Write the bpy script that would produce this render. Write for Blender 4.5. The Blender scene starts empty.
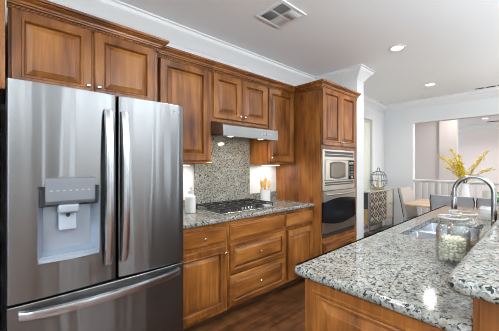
import bpy, bmesh, math, random
from mathutils import Vector, Matrix, noise
random.seed(7)
C = bpy.context.scene.collection
SC = bpy.context.scene
PI = math.pi

# ------------------------------------------------------------------ camera, world, lights, exposure
cam_d = bpy.data.cameras.new('camera'); cam = bpy.data.objects.new('camera', cam_d); C.objects.link(cam)
cam.location = (0, 0, 1.37); cam.rotation_euler = (math.radians(90), 0, math.radians(47.71 - 90))
cam_d.sensor_width = 36; cam_d.lens = 268.8 / 499 * 36; cam_d.clip_start = 0.02
SC.camera = cam
SC.view_settings.view_transform = 'Standard'; SC.view_settings.look = 'None'
SC.view_settings.gamma = 1; SC.view_settings.use_curve_mapping = False
SC.view_settings.exposure = 0.32
SC.cycles.use_denoising = True; SC.cycles.filter_width = 0.9
SC.cycles.max_bounces = 8; SC.cycles.transparent_max_bounces = 16
SC.cycles.caustics_reflective = False; SC.cycles.caustics_refractive = False
SC.cycles.sample_clamp_indirect = 4
w = bpy.data.worlds.new('daylight'); SC.world = w; w.use_nodes = True
bg = w.node_tree.nodes['Background']; bg.inputs[0].default_value = (0.72, 0.86, 1.0, 1); bg.inputs[1].default_value = 1.7

def area(name, loc, rot, sx, sy, power, col=(1, 1, 1), shape='RECTANGLE', spread=PI):
    d = bpy.data.lights.new(name, 'AREA'); d.shape = shape; d.size = sx; d.size_y = sy
    d.energy = power; d.color = col; d.spread = spread
    o = bpy.data.objects.new(name, d); C.objects.link(o); o.location = loc; o.rotation_euler = rot
    return o
# daylight through the windows behind the camera (the west and south walls)
area('daylight_west', (-2.72, -0.6, 1.5), (PI/2, 0, -PI/2), 3.4, 1.9, 72, (0.80, 0.93, 1.0))
area('daylight_south', (1.2, -4.12, 1.5), (PI/2, 0, 0), 4.6, 1.9, 40, (0.9, 0.95, 1.0))
area('daylight_dining', (4.6, -4.12, 1.5), (PI/2, 0, 0), 2.4, 1.9, 20, (0.93, 0.97, 1.0))
area('hall_fill', (10.0, -2.6, 1.6), (PI/2, 0, 0), 3.0, 2.0, 42, (1.0, 0.93, 0.88))  # added fill inside the hall, no window there
area('stair_fill', (7.3, -2.6, 1.6), (PI/2, 0, 0), 1.2, 2.0, 36, (1.0, 0.93, 0.88))  # unseen fill added to lift the walls just past the opening
# unseen downlights added as fill, without fixtures; one continues the row of recessed lights
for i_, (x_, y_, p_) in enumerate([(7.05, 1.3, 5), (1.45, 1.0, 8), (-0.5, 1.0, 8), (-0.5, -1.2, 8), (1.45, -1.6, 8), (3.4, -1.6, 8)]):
    area('unseen_downlight', (x_, y_, 2.72), (0, 0, 0), 0.13, 0.13, p_, (1.0, 0.97, 0.93), 'DISK', spread=math.radians(150))
# upward area lights added out of view to brighten the ceiling and room
area('added_uplight', (-1.4, -1.5, 1.75), (PI, 0, 0), 1.0, 1.0, 165, (0.82, 0.92, 1.0))
area('added_uplight_family', (1.9, -2.1, 1.7), (PI, 0, 0), 1.0, 1.0, 260, (0.82, 0.92, 1.0))
area('added_uplight_dining', (5.0, -1.5, 1.6), (PI, 0, 0), 0.9, 0.9, 50, (0.82, 0.92, 1.0))

# ------------------------------------------------------------------ materials
def nt(m):
    m.use_nodes = True; t = m.node_tree; t.nodes.clear(); return t
def N(t, ty, **kw):
    n = t.nodes.new(ty)
    for k, v in kw.items(): setattr(n, k, v)
    return n
def principled(name, col, rough=0.5, metal=0.0, coat=0.0, spec=0.5, bump=0, bscale=50, colvar=0.0):
    m = bpy.data.materials.new(name); t = nt(m)
    o = N(t, 'ShaderNodeOutputMaterial'); p = N(t, 'ShaderNodeBsdfPrincipled'); t.links.new(p.outputs[0], o.inputs[0])
    p.inputs['Base Color'].default_value = (*col, 1); p.inputs['Roughness'].default_value = rough
    p.inputs['Metallic'].default_value = metal; p.inputs['Coat Weight'].default_value = coat
    p.inputs['Specular IOR Level'].default_value = spec
    if bump or colvar:
        tc = N(t, 'ShaderNodeTexCoord'); nz = N(t, 'ShaderNodeTexNoise'); nz.inputs['Scale'].default_value = bscale; nz.inputs['Detail'].default_value = 4
        t.links.new(tc.outputs['Object'], nz.inputs['Vector'])
        if bump:
            b = N(t, 'ShaderNodeBump'); b.inputs['Strength'].default_value = bump; b.inputs['Distance'].default_value = 0.01
            t.links.new(nz.outputs[0], b.inputs['Height']); t.links.new(b.outputs[0], p.inputs['Normal'])
        if colvar:
            r = N(t, 'ShaderNodeValToRGB'); e = r.color_ramp.elements
            e[0].position = 0.3; e[1].position = 0.7
            e[0].color = (*[c*(1-colvar) for c in col], 1); e[1].color = (*[min(1, c*(1+colvar)) for c in col], 1)
            t.links.new(nz.outputs[0], r.inputs[0]); t.links.new(r.outputs[0], p.inputs['Base Color'])
    return m
def emit(name, col, s):
    m = bpy.data.materials.new(name); t = nt(m); o = N(t, 'ShaderNodeOutputMaterial'); e = N(t, 'ShaderNodeEmission')
    e.inputs[0].default_value = (*col, 1); e.inputs[1].default_value = s; t.links.new(e.outputs[0], o.inputs[0]); return m
def wood(name, axis, dark, mid, light, rough=0.33, knots=0.0, coat=0.12):
    m = bpy.data.materials.new(name); t = nt(m); L = t.links.new
    o = N(t, 'ShaderNodeOutputMaterial'); p = N(t, 'ShaderNodeBsdfPrincipled'); L(p.outputs[0], o.inputs[0])
    tc = N(t, 'ShaderNodeTexCoord'); oi = N(t, 'ShaderNodeObjectInfo')
    mul = N(t, 'ShaderNodeVectorMath', operation='MULTIPLY_ADD')
    cmb = N(t, 'ShaderNodeCombineXYZ')
    for i in range(3): L(oi.outputs['Random'], cmb.inputs[i])
    mul.inputs[1].default_value = (7.3, 3.1, 5.7); L(cmb.outputs[0], mul.inputs[0]); L(tc.outputs['Object'], mul.inputs[2])
    def mapped(across, along):
        mp = N(t, 'ShaderNodeMapping'); s = [across]*3; s[axis] = along; mp.inputs['Scale'].default_value = s
        L(mul.outputs[0], mp.inputs['Vector']); return mp.outputs[0]
    n1 = N(t, 'ShaderNodeTexNoise'); n1.inputs['Scale'].default_value = 1; n1.inputs['Detail'].default_value = 5; n1.inputs['Distortion'].default_value = 0.6
    L(mapped(22, 1.6), n1.inputs['Vector'])
    n2 = N(t, 'ShaderNodeTexNoise'); n2.inputs['Scale'].default_value = 1; n2.inputs['Detail'].default_value = 3
    L(mapped(120, 5), n2.inputs['Vector'])
    n3 = N(t, 'ShaderNodeTexNoise'); n3.inputs['Scale'].default_value = 1; n3.inputs['Detail'].default_value = 2
    L(mapped(5, 2.6), n3.inputs['Vector'])
    a = N(t, 'ShaderNodeMix', data_type='FLOAT'); a.inputs[0].default_value = 0.3; L(n1.outputs[0], a.inputs[2]); L(n2.outputs[0], a.inputs[3])
    b = N(t, 'ShaderNodeMix', data_type='FLOAT'); b.inputs[0].default_value = 0.5; L(a.outputs[0], b.inputs[2]); L(n3.outputs[0], b.inputs[3])
    r = N(t, 'ShaderNodeValToRGB'); e = r.color_ramp.elements
    e[0].position = 0.355; e[0].color = (*dark, 1); e[1].position = 0.635; e[1].color = (*light, 1)
    em = e.new(0.5); em.color = (*mid, 1); L(b.outputs[0], r.inputs[0])
    col = r.outputs[0]
    if knots:
        v = N(t, 'ShaderNodeTexVoronoi'); v.inputs['Scale'].default_value = 1; v.inputs['Randomness'].default_value = 1
        L(mapped(5.5, 3.2), v.inputs['Vector'])
        kr = N(t, 'ShaderNodeValToRGB'); k = kr.color_ramp.elements
        k[0].position = 0.03; k[0].color = (1, 1, 1, 1); k[1].position = 0.2; k[1].color = (0, 0, 0, 1)
        L(v.outputs['Distance'], kr.inputs[0])
        ml = N(t, 'ShaderNodeMath', operation='MULTIPLY'); ml.inputs[1].default_value = knots; L(kr.outputs[0], ml.inputs[0])
        mx = N(t, 'ShaderNodeMix', data_type='RGBA'); L(ml.outputs[0], mx.inputs[0]); L(col, mx.inputs[6]); mx.inputs[7].default_value = (*[c*0.5 for c in dark], 1)
        col = mx.outputs[2]
    L(col, p.inputs['Base Color'])
    p.inputs['Roughness'].default_value = rough; p.inputs['Coat Weight'].default_value = coat; p.inputs['Coat Roughness'].default_value = 0.2; p.inputs['Specular IOR Level'].default_value = 0.35
    bm_ = N(t, 'ShaderNodeBump'); bm_.inputs['Strength'].default_value = 0.06; bm_.inputs['Distance'].default_value = 0.004
    L(n2.outputs[0], bm_.inputs['Height']); L(bm_.outputs[0], p.inputs['Normal'])
    return m
WD, WM, WL = (0.09, 0.027, 0.006), (0.235, 0.078, 0.015), (0.37, 0.145, 0.032)
M = {}
M['wood_z'] = wood('cabinet_wood', 2, WD, WM, WL)
M['wood_x'] = wood('cabinet_wood_cross', 0, WD, WM, WL)
M['wood_y'] = wood('cabinet_wood_depth', 1, WD, WM, WL)
M['wood_knot'] = wood('knotty_cabinet_wood', 2, WD, WM, WL, knots=0.75)
M['wood_pale'] = wood('pale_table_wood', 1, (0.42, 0.28, 0.16), (0.58, 0.42, 0.27), (0.68, 0.52, 0.36), rough=0.4)
M['wood_spoon'] = wood('spoon_wood', 2, (0.60, 0.34, 0.10), (0.75, 0.47, 0.16), (0.82, 0.56, 0.22), rough=0.5, coat=0)
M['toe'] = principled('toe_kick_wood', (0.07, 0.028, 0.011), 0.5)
M['paint'] = principled('wall_paint', (0.78, 0.785, 0.79), 0.75, bump=0.02, bscale=300)
M['paint_hall'] = principled('hall_paint', (0.76, 0.69, 0.66), 0.8, bump=0.02, bscale=300)
M['ceil'] = principled('ceiling_paint', (0.89, 0.90, 0.905), 0.85, bump=0.04, bscale=180)
M['taupe'] = principled('taupe_wall_paint', (0.36, 0.335, 0.31), 0.75)
M['white'] = principled('white_trim_paint', (0.80, 0.80, 0.79), 0.4)
M['black'] = principled('black_gap_filler', (0.012, 0.013, 0.018), 0.3)
M['blackglass'] = principled('black_glass', (0.006, 0.007, 0.010), 0.12, spec=0.18)
M['iron'] = principled('cast_iron', (0.014, 0.014, 0.015), 0.45)
M['dark'] = principled('dark_plastic', (0.03, 0.032, 0.036), 0.35)
M['nickel'] = principled('satin_nickel', (0.72, 0.68, 0.62), 0.25, 1.0)
M['chrome'] = principled('brushed_chrome', (0.46, 0.46, 0.46), 0.22, 1.0)
M['grey_plastic'] = principled('silver_grey_plastic', (0.20, 0.21, 0.23), 0.3, 0.4)
M['pale_plastic'] = principled('pale_grey_plastic', (0.36, 0.40, 0.46), 0.3, 0.2)
M['ceramic'] = principled('white_ceramic', (0.80, 0.81, 0.83), 0.25, coat=0.4)
M['fabric'] = principled('grey_chair_fabric', (0.36, 0.365, 0.38), 0.85, bump=0.15, bscale=400)
M['fabric_beige'] = principled('beige_grey_chair_fabric', (0.50, 0.44, 0.40), 0.85, bump=0.15, bscale=400)
M['darkleg'] = principled('dark_leg_wood', (0.05, 0.04, 0.036), 0.4)
M['gold'] = principled('aged_gold', (0.62, 0.43, 0.20), 0.3, 1.0)
M['mirror'] = principled('champagne_mirror', (0.80, 0.74, 0.62), 0.12, 0.9)
M['mirror_pale'] = principled('pale_mirror', (0.90, 0.88, 0.78), 0.15, 0.7)
M['candle'] = principled('ivory_candle', (0.80, 0.74, 0.58), 0.6)
M['stem'] = principled('branch_bark', (0.16, 0.10, 0.05), 0.8)
M['yellow'] = principled('yellow_petals', (0.86, 0.62, 0.03), 0.6, colvar=0.25, bscale=30)
M['leafgreen'] = principled('green_leaf', (0.10, 0.30, 0.03), 0.5)
M['pasta'] = principled('ivory_shells', (0.93, 0.89, 0.72), 0.55, colvar=0.14, bscale=60)
M['pasta_brown'] = principled('tan_shells', (0.50, 0.40, 0.28), 0.55, colvar=0.25, bscale=60)
M['shade'] = principled('grey_white_glaze', (0.55, 0.54, 0.50), 0.5)
M['brownglaze'] = principled('red_brown_glaze', (0.12, 0.03, 0.02), 0.25, coat=0.4)
def translucent(name, col):
    m = bpy.data.materials.new(name); t = nt(m); o = N(t, 'ShaderNodeOutputMaterial'); mx = N(t, 'ShaderNodeMixShader'); mx.inputs[0].default_value = 0.5
    a = N(t, 'ShaderNodeBsdfDiffuse'); b = N(t, 'ShaderNodeBsdfTranslucent')
    for q in (a, b): q.inputs[0].default_value = (*col, 1)
    t.links.new(a.outputs[0], mx.inputs[1]); t.links.new(b.outputs[0], mx.inputs[2]); t.links.new(mx.outputs[0], o.inputs[0]); return m
M['slat'] = translucent('blind_slat', (0.95, 0.93, 0.84))
M['lens'] = emit('lamp_lens', (1.0, 0.95, 0.88), 9)
M['lens_warm'] = emit('hood_lamp_lens', (1.0, 0.86, 0.66), 9)
M['ink'] = principled('pale_print', (0.62, 0.64, 0.67), 0.4)
M['duct'] = principled('dark_duct', (0.02, 0.02, 0.02), 0.9)
M['grass'] = principled('pale_paving', (0.55, 0.53, 0.48), 0.9, colvar=0.1, bscale=3)

def steel(name, col=(0.235, 0.235, 0.235), rough=0.21, aniso=1.0, rot=0.25, tangent='Z'):
    m = bpy.data.materials.new(name); t = nt(m); L = t.links.new
    o = N(t, 'ShaderNodeOutputMaterial'); p = N(t, 'ShaderNodeBsdfPrincipled'); L(p.outputs[0], o.inputs[0])
    p.inputs['Base Color'].default_value = (*col, 1); p.inputs['Metallic'].default_value = 1; p.inputs['Roughness'].default_value = rough
    p.inputs['Anisotropic'].default_value = aniso; p.inputs['Anisotropic Rotation'].default_value = rot
    tg = N(t, 'ShaderNodeTangent', direction_type='RADIAL', axis=tangent); L(tg.outputs[0], p.inputs['Tangent'])
    tc = N(t, 'ShaderNodeTexCoord'); mp = N(t, 'ShaderNodeMapping'); mp.inputs['Scale'].default_value = (7.5, 0.0, 0.35); L(tc.outputs['Object'], mp.inputs['Vector'])
    nz = N(t, 'ShaderNodeTexNoise'); nz.inputs['Scale'].default_value = 1; nz.inputs['Detail'].default_value = 1.5; L(mp.outputs[0], nz.inputs['Vector'])
    b = N(t, 'ShaderNodeBump'); b.inputs['Strength'].default_value = 1.0; b.inputs['Distance'].default_value = 0.012; L(nz.outputs[0], b.inputs['Height']); L(b.outputs[0], p.inputs['Normal'])
    return m
M['steel'] = steel('brushed_steel')
M['handle_steel'] = principled('handle_steel', (0.60, 0.62, 0.65), 0.27, 1.0)
M['steel_hood'] = principled('hood_steel', (0.30, 0.295, 0.28), 0.3, 1.0)
M['steel_sink'] = principled('sink_steel', (0.66, 0.68, 0.72), 0.3, 1.0)
M['steel_warm'] = principled('oven_steel', (0.47, 0.43, 0.375), 0.33, 1.0)

def granite():
    m = bpy.data.materials.new('speckled_granite'); t = nt(m); L = t.links.new
    o = N(t, 'ShaderNodeOutputMaterial'); p = N(t, 'ShaderNodeBsdfPrincipled'); L(p.outputs[0], o.inputs[0])
    tc = N(t, 'ShaderNodeTexCoord'); src = tc.outputs['Object']
    def noise_(s, d=3, dist=0.0, off=0):
        mp = N(t, 'ShaderNodeMapping'); mp.inputs['Location'].default_value = (off, off*1.7, off*0.6); L(src, mp.inputs['Vector'])
        n = N(t, 'ShaderNodeTexNoise'); n.inputs['Scale'].default_value = s; n.inputs['Detail'].default_value = d; n.inputs['Distortion'].default_value = dist
        L(mp.outputs[0], n.inputs['Vector']); return n.outputs[0]
    def ramp(x, a, b, ca=(0, 0, 0), cb=(1, 1, 1)):
        r = N(t, 'ShaderNodeValToRGB'); e = r.color_ramp.elements; e[0].position = a; e[1].position = b
        e[0].color = (*ca, 1); e[1].color = (*cb, 1); L(x, r.inputs[0]); return r.outputs[0]
    def mix(f, a, b):
        x = N(t, 'ShaderNodeMix', data_type='RGBA'); L(f, x.inputs[0])
        if isinstance(a, tuple): x.inputs[6].default_value = (*a, 1)
        else: L(a, x.inputs[6])
        if isinstance(b, tuple): x.inputs[7].default_value = (*b, 1)
        else: L(b, x.inputs[7])
        return x.outputs[2]
    base = ramp(noise_(9, 3), 0.35, 0.65, (0.25, 0.246, 0.208), (0.345, 0.342, 0.305))
    v = N(t, 'ShaderNodeTexVoronoi'); v.inputs['Scale'].default_value = 150; L(src, v.inputs['Vector'])
    sep = N(t, 'ShaderNodeSeparateColor'); L(v.outputs['Color'], sep.inputs[0])
    col = mix(ramp(sep.outputs[0], 0.70, 0.86), base, (0.14, 0.142, 0.14))          # grey crystals
    col = mix(ramp(sep.outputs[1], 0.80, 0.9), col, (0.37, 0.368, 0.345))             # white crystals
    col = mix(ramp(noise_(46, 4, 0.6, 3.1), 0.55, 0.68), col, (0.115, 0.12, 0.125))   # grey clouds
    col = mix(ramp(noise_(30, 2, 0.4, 9.3), 0.62, 0.70), col, (0.27, 0.22, 0.15))    # tan patches
    col = mix(ramp(noise_(66, 3, 0.8, 5.2), 0.572, 0.612), col, (0.015, 0.022, 0.026)) # black mica
    # golden-brown tint comes in towards the far end of the peninsula slab
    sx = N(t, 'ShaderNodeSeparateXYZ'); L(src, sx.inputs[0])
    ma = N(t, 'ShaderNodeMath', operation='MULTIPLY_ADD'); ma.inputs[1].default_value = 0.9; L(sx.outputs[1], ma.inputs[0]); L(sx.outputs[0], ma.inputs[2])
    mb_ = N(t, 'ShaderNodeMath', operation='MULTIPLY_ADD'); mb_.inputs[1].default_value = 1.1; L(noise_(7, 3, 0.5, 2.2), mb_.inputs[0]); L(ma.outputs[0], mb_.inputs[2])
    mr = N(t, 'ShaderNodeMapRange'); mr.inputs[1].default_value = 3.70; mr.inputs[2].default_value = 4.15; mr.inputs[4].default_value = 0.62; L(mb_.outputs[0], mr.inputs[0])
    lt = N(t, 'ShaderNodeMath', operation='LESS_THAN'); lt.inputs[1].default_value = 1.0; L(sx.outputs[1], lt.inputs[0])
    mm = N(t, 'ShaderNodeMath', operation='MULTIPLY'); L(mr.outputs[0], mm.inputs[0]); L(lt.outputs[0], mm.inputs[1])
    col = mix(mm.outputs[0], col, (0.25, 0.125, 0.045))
    L(col, p.inputs['Base Color']); p.inputs['Roughness'].default_value = 0.10; p.inputs['Coat Weight'].default_value = 0.0
    p.inputs['Coat Roughness'].default_value = 0.08
    return m
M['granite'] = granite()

def floor_mat():
    m = bpy.data.materials.new('dark_plank_floor'); t = nt(m); L = t.links.new
    o = N(t, 'ShaderNodeOutputMaterial'); p = N(t, 'ShaderNodeBsdfPrincipled'); L(p.outputs[0], o.inputs[0])
    tc = N(t, 'ShaderNodeTexCoord')
    br = N(t, 'ShaderNodeTexBrick'); br.inputs['Scale'].default_value = 1; br.inputs['Brick Width'].default_value = 1.1; br.inputs['Row Height'].default_value = 0.13
    br.inputs['Mortar Size'].default_value = 0.0018; br.inputs['Color1'].default_value = (0.085, 0.031, 0.011, 1); br.inputs['Color2'].default_value = (0.18, 0.073, 0.027, 1)
    br.inputs['Mortar'].default_value = (0.012, 0.006, 0.004, 1); br.offset = 0.37
    L(tc.outputs['Object'], br.inputs['Vector'])
    mp = N(t, 'ShaderNodeMapping'); mp.inputs['Scale'].default_value = (2.2, 26, 1); L(tc.outputs['Object'], mp.inputs['Vector'])
    n = N(t, 'ShaderNodeTexNoise'); n.inputs['Scale'].default_value = 1; n.inputs['Detail'].default_value = 5; L(mp.outputs[0], n.inputs['Vector'])
    n2 = N(t, 'ShaderNodeTexNoise'); n2.inputs['Scale'].default_value = 9; L(tc.outputs['Object'], n2.inputs['Vector'])
    ad = N(t, 'ShaderNodeMath', operation='ADD'); L(n.outputs[0], ad.inputs[0]); L(n2.outputs[0], ad.inputs[1])
    r = N(t, 'ShaderNodeValToRGB'); r.color_ramp.elements[0].position = 0.38; r.color_ramp.elements[1].position = 0.62
    r.color_ramp.elements[0].color = (0.35, 0.35, 0.35, 1); r.color_ramp.elements[1].color = (1.25, 1.2, 1.15, 1)
    hf = N(t, 'ShaderNodeMath', operation='MULTIPLY'); hf.inputs[1].default_value = 0.5; L(ad.outputs[0], hf.inputs[0]); L(hf.outputs[0], r.inputs[0])
    mx = N(t, 'ShaderNodeMix', data_type='RGBA', blend_type='MULTIPLY'); mx.inputs[0].default_value = 1; L(br.outputs[0], mx.inputs[6]); L(r.outputs[0], mx.inputs[7])
    L(mx.outputs[2], p.inputs['Base Color']); p.inputs['Roughness'].default_value = 0.3; p.inputs['Coat Weight'].default_value = 0.2
    return m
M['floor'] = floor_mat()
def glass_mat(name, tint=(1, 1, 1), lo=0.05, hi=0.75, rough=0.03, blend=0.35):
    m = bpy.data.materials.new(name); t = nt(m); L = t.links.new
    o = N(t, 'ShaderNodeOutputMaterial'); mx = N(t, 'ShaderNodeMixShader'); L(mx.outputs[0], o.inputs[0])
    tr = N(t, 'ShaderNodeBsdfTransparent'); tr.inputs[0].default_value = (*tint, 1)
    gl = N(t, 'ShaderNodeBsdfGlossy'); gl.inputs['Roughness'].default_value = rough
    lw = N(t, 'ShaderNodeLayerWeight'); lw.inputs[0].default_value = blend
    mr = N(t, 'ShaderNodeMapRange'); mr.inputs[3].default_value = lo; mr.inputs[4].default_value = hi
    L(lw.outputs['Facing'], mr.inputs[0]); L(mr.outputs[0], mx.inputs[0]); L(tr.outputs[0], mx.inputs[1]); L(gl.outputs[0], mx.inputs[2])
    return m
M['glass'] = glass_mat('clear_glass', (0.985, 0.99, 0.987), 0.03, 0.65, blend=0.36)
def frosted(name):
    m = bpy.data.materials.new(name); t = nt(m); L = t.links.new
    o = N(t, 'ShaderNodeOutputMaterial'); mx = N(t, 'ShaderNodeMixShader'); L(mx.outputs[0], o.inputs[0]); mx.inputs[0].default_value = 0.4
    tr = N(t, 'ShaderNodeBsdfTransparent'); p = N(t, 'ShaderNodeBsdfPrincipled'); p.inputs['Base Color'].default_value = (0.85, 0.88, 0.88, 1); p.inputs['Roughness'].default_value = 0.2
    L(tr.outputs[0], mx.inputs[1]); L(p.outputs[0], mx.inputs[2]); return m
M['frost'] = frosted('frosted_glass_rim')
M['glass_cut'] = glass_mat('cut_glass', (0.93, 0.97, 0.97), 0.3, 0.9, 0.15)
M['pane'] = glass_mat('window_glass', (0.97, 0.98, 0.98), 0.03, 0.6)

# ------------------------------------------------------------------ mesh building
class MB:
    def __init__(s): s.v = []; s.f = []
    def add(s, vs, fs):
        b = len(s.v); s.v += [tuple(p) for p in vs]; s.f += [tuple(i+b for i in f) for f in fs]; return s
    def box(s, x0, x1, y0, y1, z0, z1):
        return s.add([(x0,y0,z0),(x1,y0,z0),(x1,y1,z0),(x0,y1,z0),(x0,y0,z1),(x1,y0,z1),(x1,y1,z1),(x0,y1,z1)],
                     [(0,3,2,1),(4,5,6,7),(0,1,5,4),(1,2,6,5),(2,3,7,6),(3,0,4,7)])
    def prism_x(s, prof, x0, x1):       # prof: (y, z) loop
        n = len(prof)
        vs = [(x0, y, z) for y, z in prof] + [(x1, y, z) for y, z in prof]
        fs = [tuple(range(n-1, -1, -1)), tuple(range(n, 2*n))] + [(i, (i+1) % n, n+(i+1) % n, n+i) for i in range(n)]
        return s.add(vs, fs)
    def lathe(s, prof, c=(0,0,0), n=24, axis='z', cap=True):
        vs = []
        for r, h in prof:
            for k in range(n):
                a = 2*PI*k/n; p = (r*math.cos(a), r*math.sin(a), h)
                if axis == 'y': p = (p[0], -h, p[1])
                if axis == 'x': p = (-h, p[0], p[1])
                vs.append((c[0]+p[0], c[1]+p[1], c[2]+p[2]))
        fs = []
        for i in range(len(prof)-1):
            for k in range(n):
                fs.append((i*n+k, i*n+(k+1) % n, (i+1)*n+(k+1) % n, (i+1)*n+k))
        if cap:
            fs.append(tuple(range(n-1, -1, -1))); fs.append(tuple(range((len(prof)-1)*n, len(prof)*n)))
        return s.add(vs, fs)
    def tube(s, pts, r, n=10, cap=True):
        pts = [Vector(p) for p in pts]; m = len(pts); vs = []
        rs = r if isinstance(r, (list, tuple)) else [r]*m
        up = None
        for i, p in enumerate(pts):
            d = (pts[min(i+1, m-1)] - pts[max(i-1, 0)]).normalized()
            if up is None:
                up = Vector((0,0,1)) if abs(d.z) < 0.9 else Vector((1,0,0))
            sd = d.cross(up).normalized(); up = sd.cross(d).normalized()
            for k in range(n):
                a = 2*PI*k/n; vs.append(p + (sd*math.cos(a) + up*math.sin(a))*rs[i])
        fs = [(i*n+k, i*n+(k+1) % n, (i+1)*n+(k+1) % n, (i+1)*n+k) for i in range(m-1) for k in range(n)]
        if cap: fs += [tuple(range(n-1, -1, -1)), tuple(range((m-1)*n, m*n))]
        return s.add(vs, fs)
    def sweep(s, path, prof, closed=False):     # path (x,y), outward = right of travel; prof (out, z) open outline against the wall
        m = len(path); vs = []
        for i, p in enumerate(path):
            def nrm(a, b):
                d = Vector((b[0]-a[0], b[1]-a[1])).normalized(); return Vector((d.y, -d.x))
            if closed: n1 = nrm(path[i-1], p); n2 = nrm(p, path[(i+1) % m])
            else:
                n1 = nrm(path[i-1], p) if i > 0 else None; n2 = nrm(p, path[i+1]) if i < m-1 else None
                n1 = n1 or n2; n2 = n2 or n1
            mt = (n1+n2); mt = mt / max(1e-6, mt.dot(n1))
            for o, z in prof: vs.append((p[0]+mt.x*o, p[1]+mt.y*o, z))
        k = len(prof); fs = []
        for i in range(m if closed else m-1):
            j = (i+1) % m
            for q in range(k):
                q2 = (q+1) % k
                fs.append((i*k+q, i*k+q2, j*k+q2, j*k+q))
        if not closed: fs += [tuple(range(k)), tuple(range((m-1)*k+k-1, (m-1)*k-1, -1))]
        return s.add(vs, fs)
    def ball(s, c, r, n=8, m=6):
        rx, ry, rz = r if isinstance(r, (tuple, list)) else (r, r, r)
        vs = [(c[0], c[1], c[2]-rz)]; fs = []
        for i in range(1, m):
            a = -PI/2 + PI*i/m
            for k in range(n):
                b = 2*PI*k/n; vs.append((c[0]+rx*math.cos(a)*math.cos(b), c[1]+ry*math.cos(a)*math.sin(b), c[2]+rz*math.sin(a)))
        vs.append((c[0], c[1], c[2]+rz)); t = len(vs)-1
        for k in range(n): fs.append((0, 1+(k+1) % n, 1+k)); fs.append((t, 1+(m-2)*n+k, 1+(m-2)*n+(k+1) % n))
        for i in range(m-2):
            for k in range(n): fs.append((1+i*n+k, 1+i*n+(k+1) % n, 1+(i+1)*n+(k+1) % n, 1+(i+1)*n+k))
        return s.add(vs, fs)
    def xform(s, mat, start=0):
        s.v[start:] = [tuple(mat @ Vector(p)) for p in s.v[start:]]; return s
    def build(s, name, mat, parent=None, bevel=0.0, segs=2, angle=38, fix=True, weighted=False):
        off = Vector((0,0,0)); q = parent
        while q is not None: off += Vector(q.location); q = q.parent
        me = bpy.data.meshes.new(name)
        me.from_pydata([(p[0]-off.x, p[1]-off.y, p[2]-off.z) for p in s.v], [], s.f)
        if fix:
            b = bmesh.new(); b.from_mesh(me); bmesh.ops.recalc_face_normals(b, faces=b.faces[:]); b.to_mesh(me); b.free()
        me.polygons.foreach_set('use_smooth', [True]*len(me.polygons)); me.set_sharp_from_angle(angle=math.radians(angle))
        me.materials.append(M[mat] if isinstance(mat, str) else mat)
        o = bpy.data.objects.new(name, me); C.objects.link(o); o.parent = parent
        if bevel:
            md = o.modifiers.new('edge', 'BEVEL'); md.width = bevel; md.segments = segs; md.limit_method = 'ANGLE'; md.angle_limit = math.radians(35); md.harden_normals = False
        if mat not in ('steel_sink',): wn_ = o.modifiers.new('normals', 'WEIGHTED_NORMAL'); wn_.keep_sharp = True; wn_.weight = 80
        if weighted: wn_ = o.modifiers.new('normals', 'WEIGHTED_NORMAL'); wn_.keep_sharp = True; wn_.weight = 90
        return o
def tag(o, label=None, cat=None, group=None, kind=None):
    if label: o['label'] = label
    if cat: o['category'] = cat
    if group: o['group'] = group
    if kind: o['kind'] = kind
    return o
def empty(name, loc, label, cat, group=None):
    o = bpy.data.objects.new(name, None); C.objects.link(o); o.location = loc; o.empty_display_size = 0.05
    return tag(o, label, cat, group)
def struct(mb, name, mat, **k):
    return tag(mb.build(name, mat, **k), kind='structure')
def copy_tree(o, parent=None):
    c = o.copy(); C.objects.link(c); c.parent = parent
    for ch in list(o.children): copy_tree(ch, c)
    return c

# ------------------------------------------------------------------ the setting
H = 2.74
struct(MB().box(-2.6, 12.4, -4.0, 3.2, -0.1, 0), 'floor', 'floor')
struct(MB().box(-2.8, 12.4, -4.2, 3.4, H, H+0.1), 'ceiling', 'ceil')
WX0, WX1, WZ0, WZ1 = 4.75, 5.80, 0.35, 2.34
wb = MB().box(-2.6, WX0, 2.5, 2.65, 0, H).box(WX1, 6.66, 2.5, 2.65, 0, H).box(WX0, WX1, 2.5, 2.65, 0, WZ0).box(WX0, WX1, 2.5, 2.65, WZ1, H)
struct(wb, 'wall_back', 'paint')
struct(MB().box(3.665, 3.87, 1.78, 2.5, 0, H), 'wall_partition', 'paint')
# far wall with the wide opening
struct(MB().box(6.5, 6.66, 1.92, 2.5, 0, H).box(6.5, 6.66, -4.0, 1.92, 2.285, H).box(6.5, 6.66, -4.0, -1.6, 0, 2.285), 'wall_right', 'paint')
struct(MB().box(12.2, 12.36, -4.0, 3.2, 0, H).box(7.62, 7.78, 1.66, 3.2, 0, H).box(7.5, 7.68, 1.335, 1.66, 0, H), 'wall_hall', 'paint_hall')
struct(MB().box(6.66, 7.62, 2.9, 3.05, 0, H), 'wall_hall_side', 'paint_hall')
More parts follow.
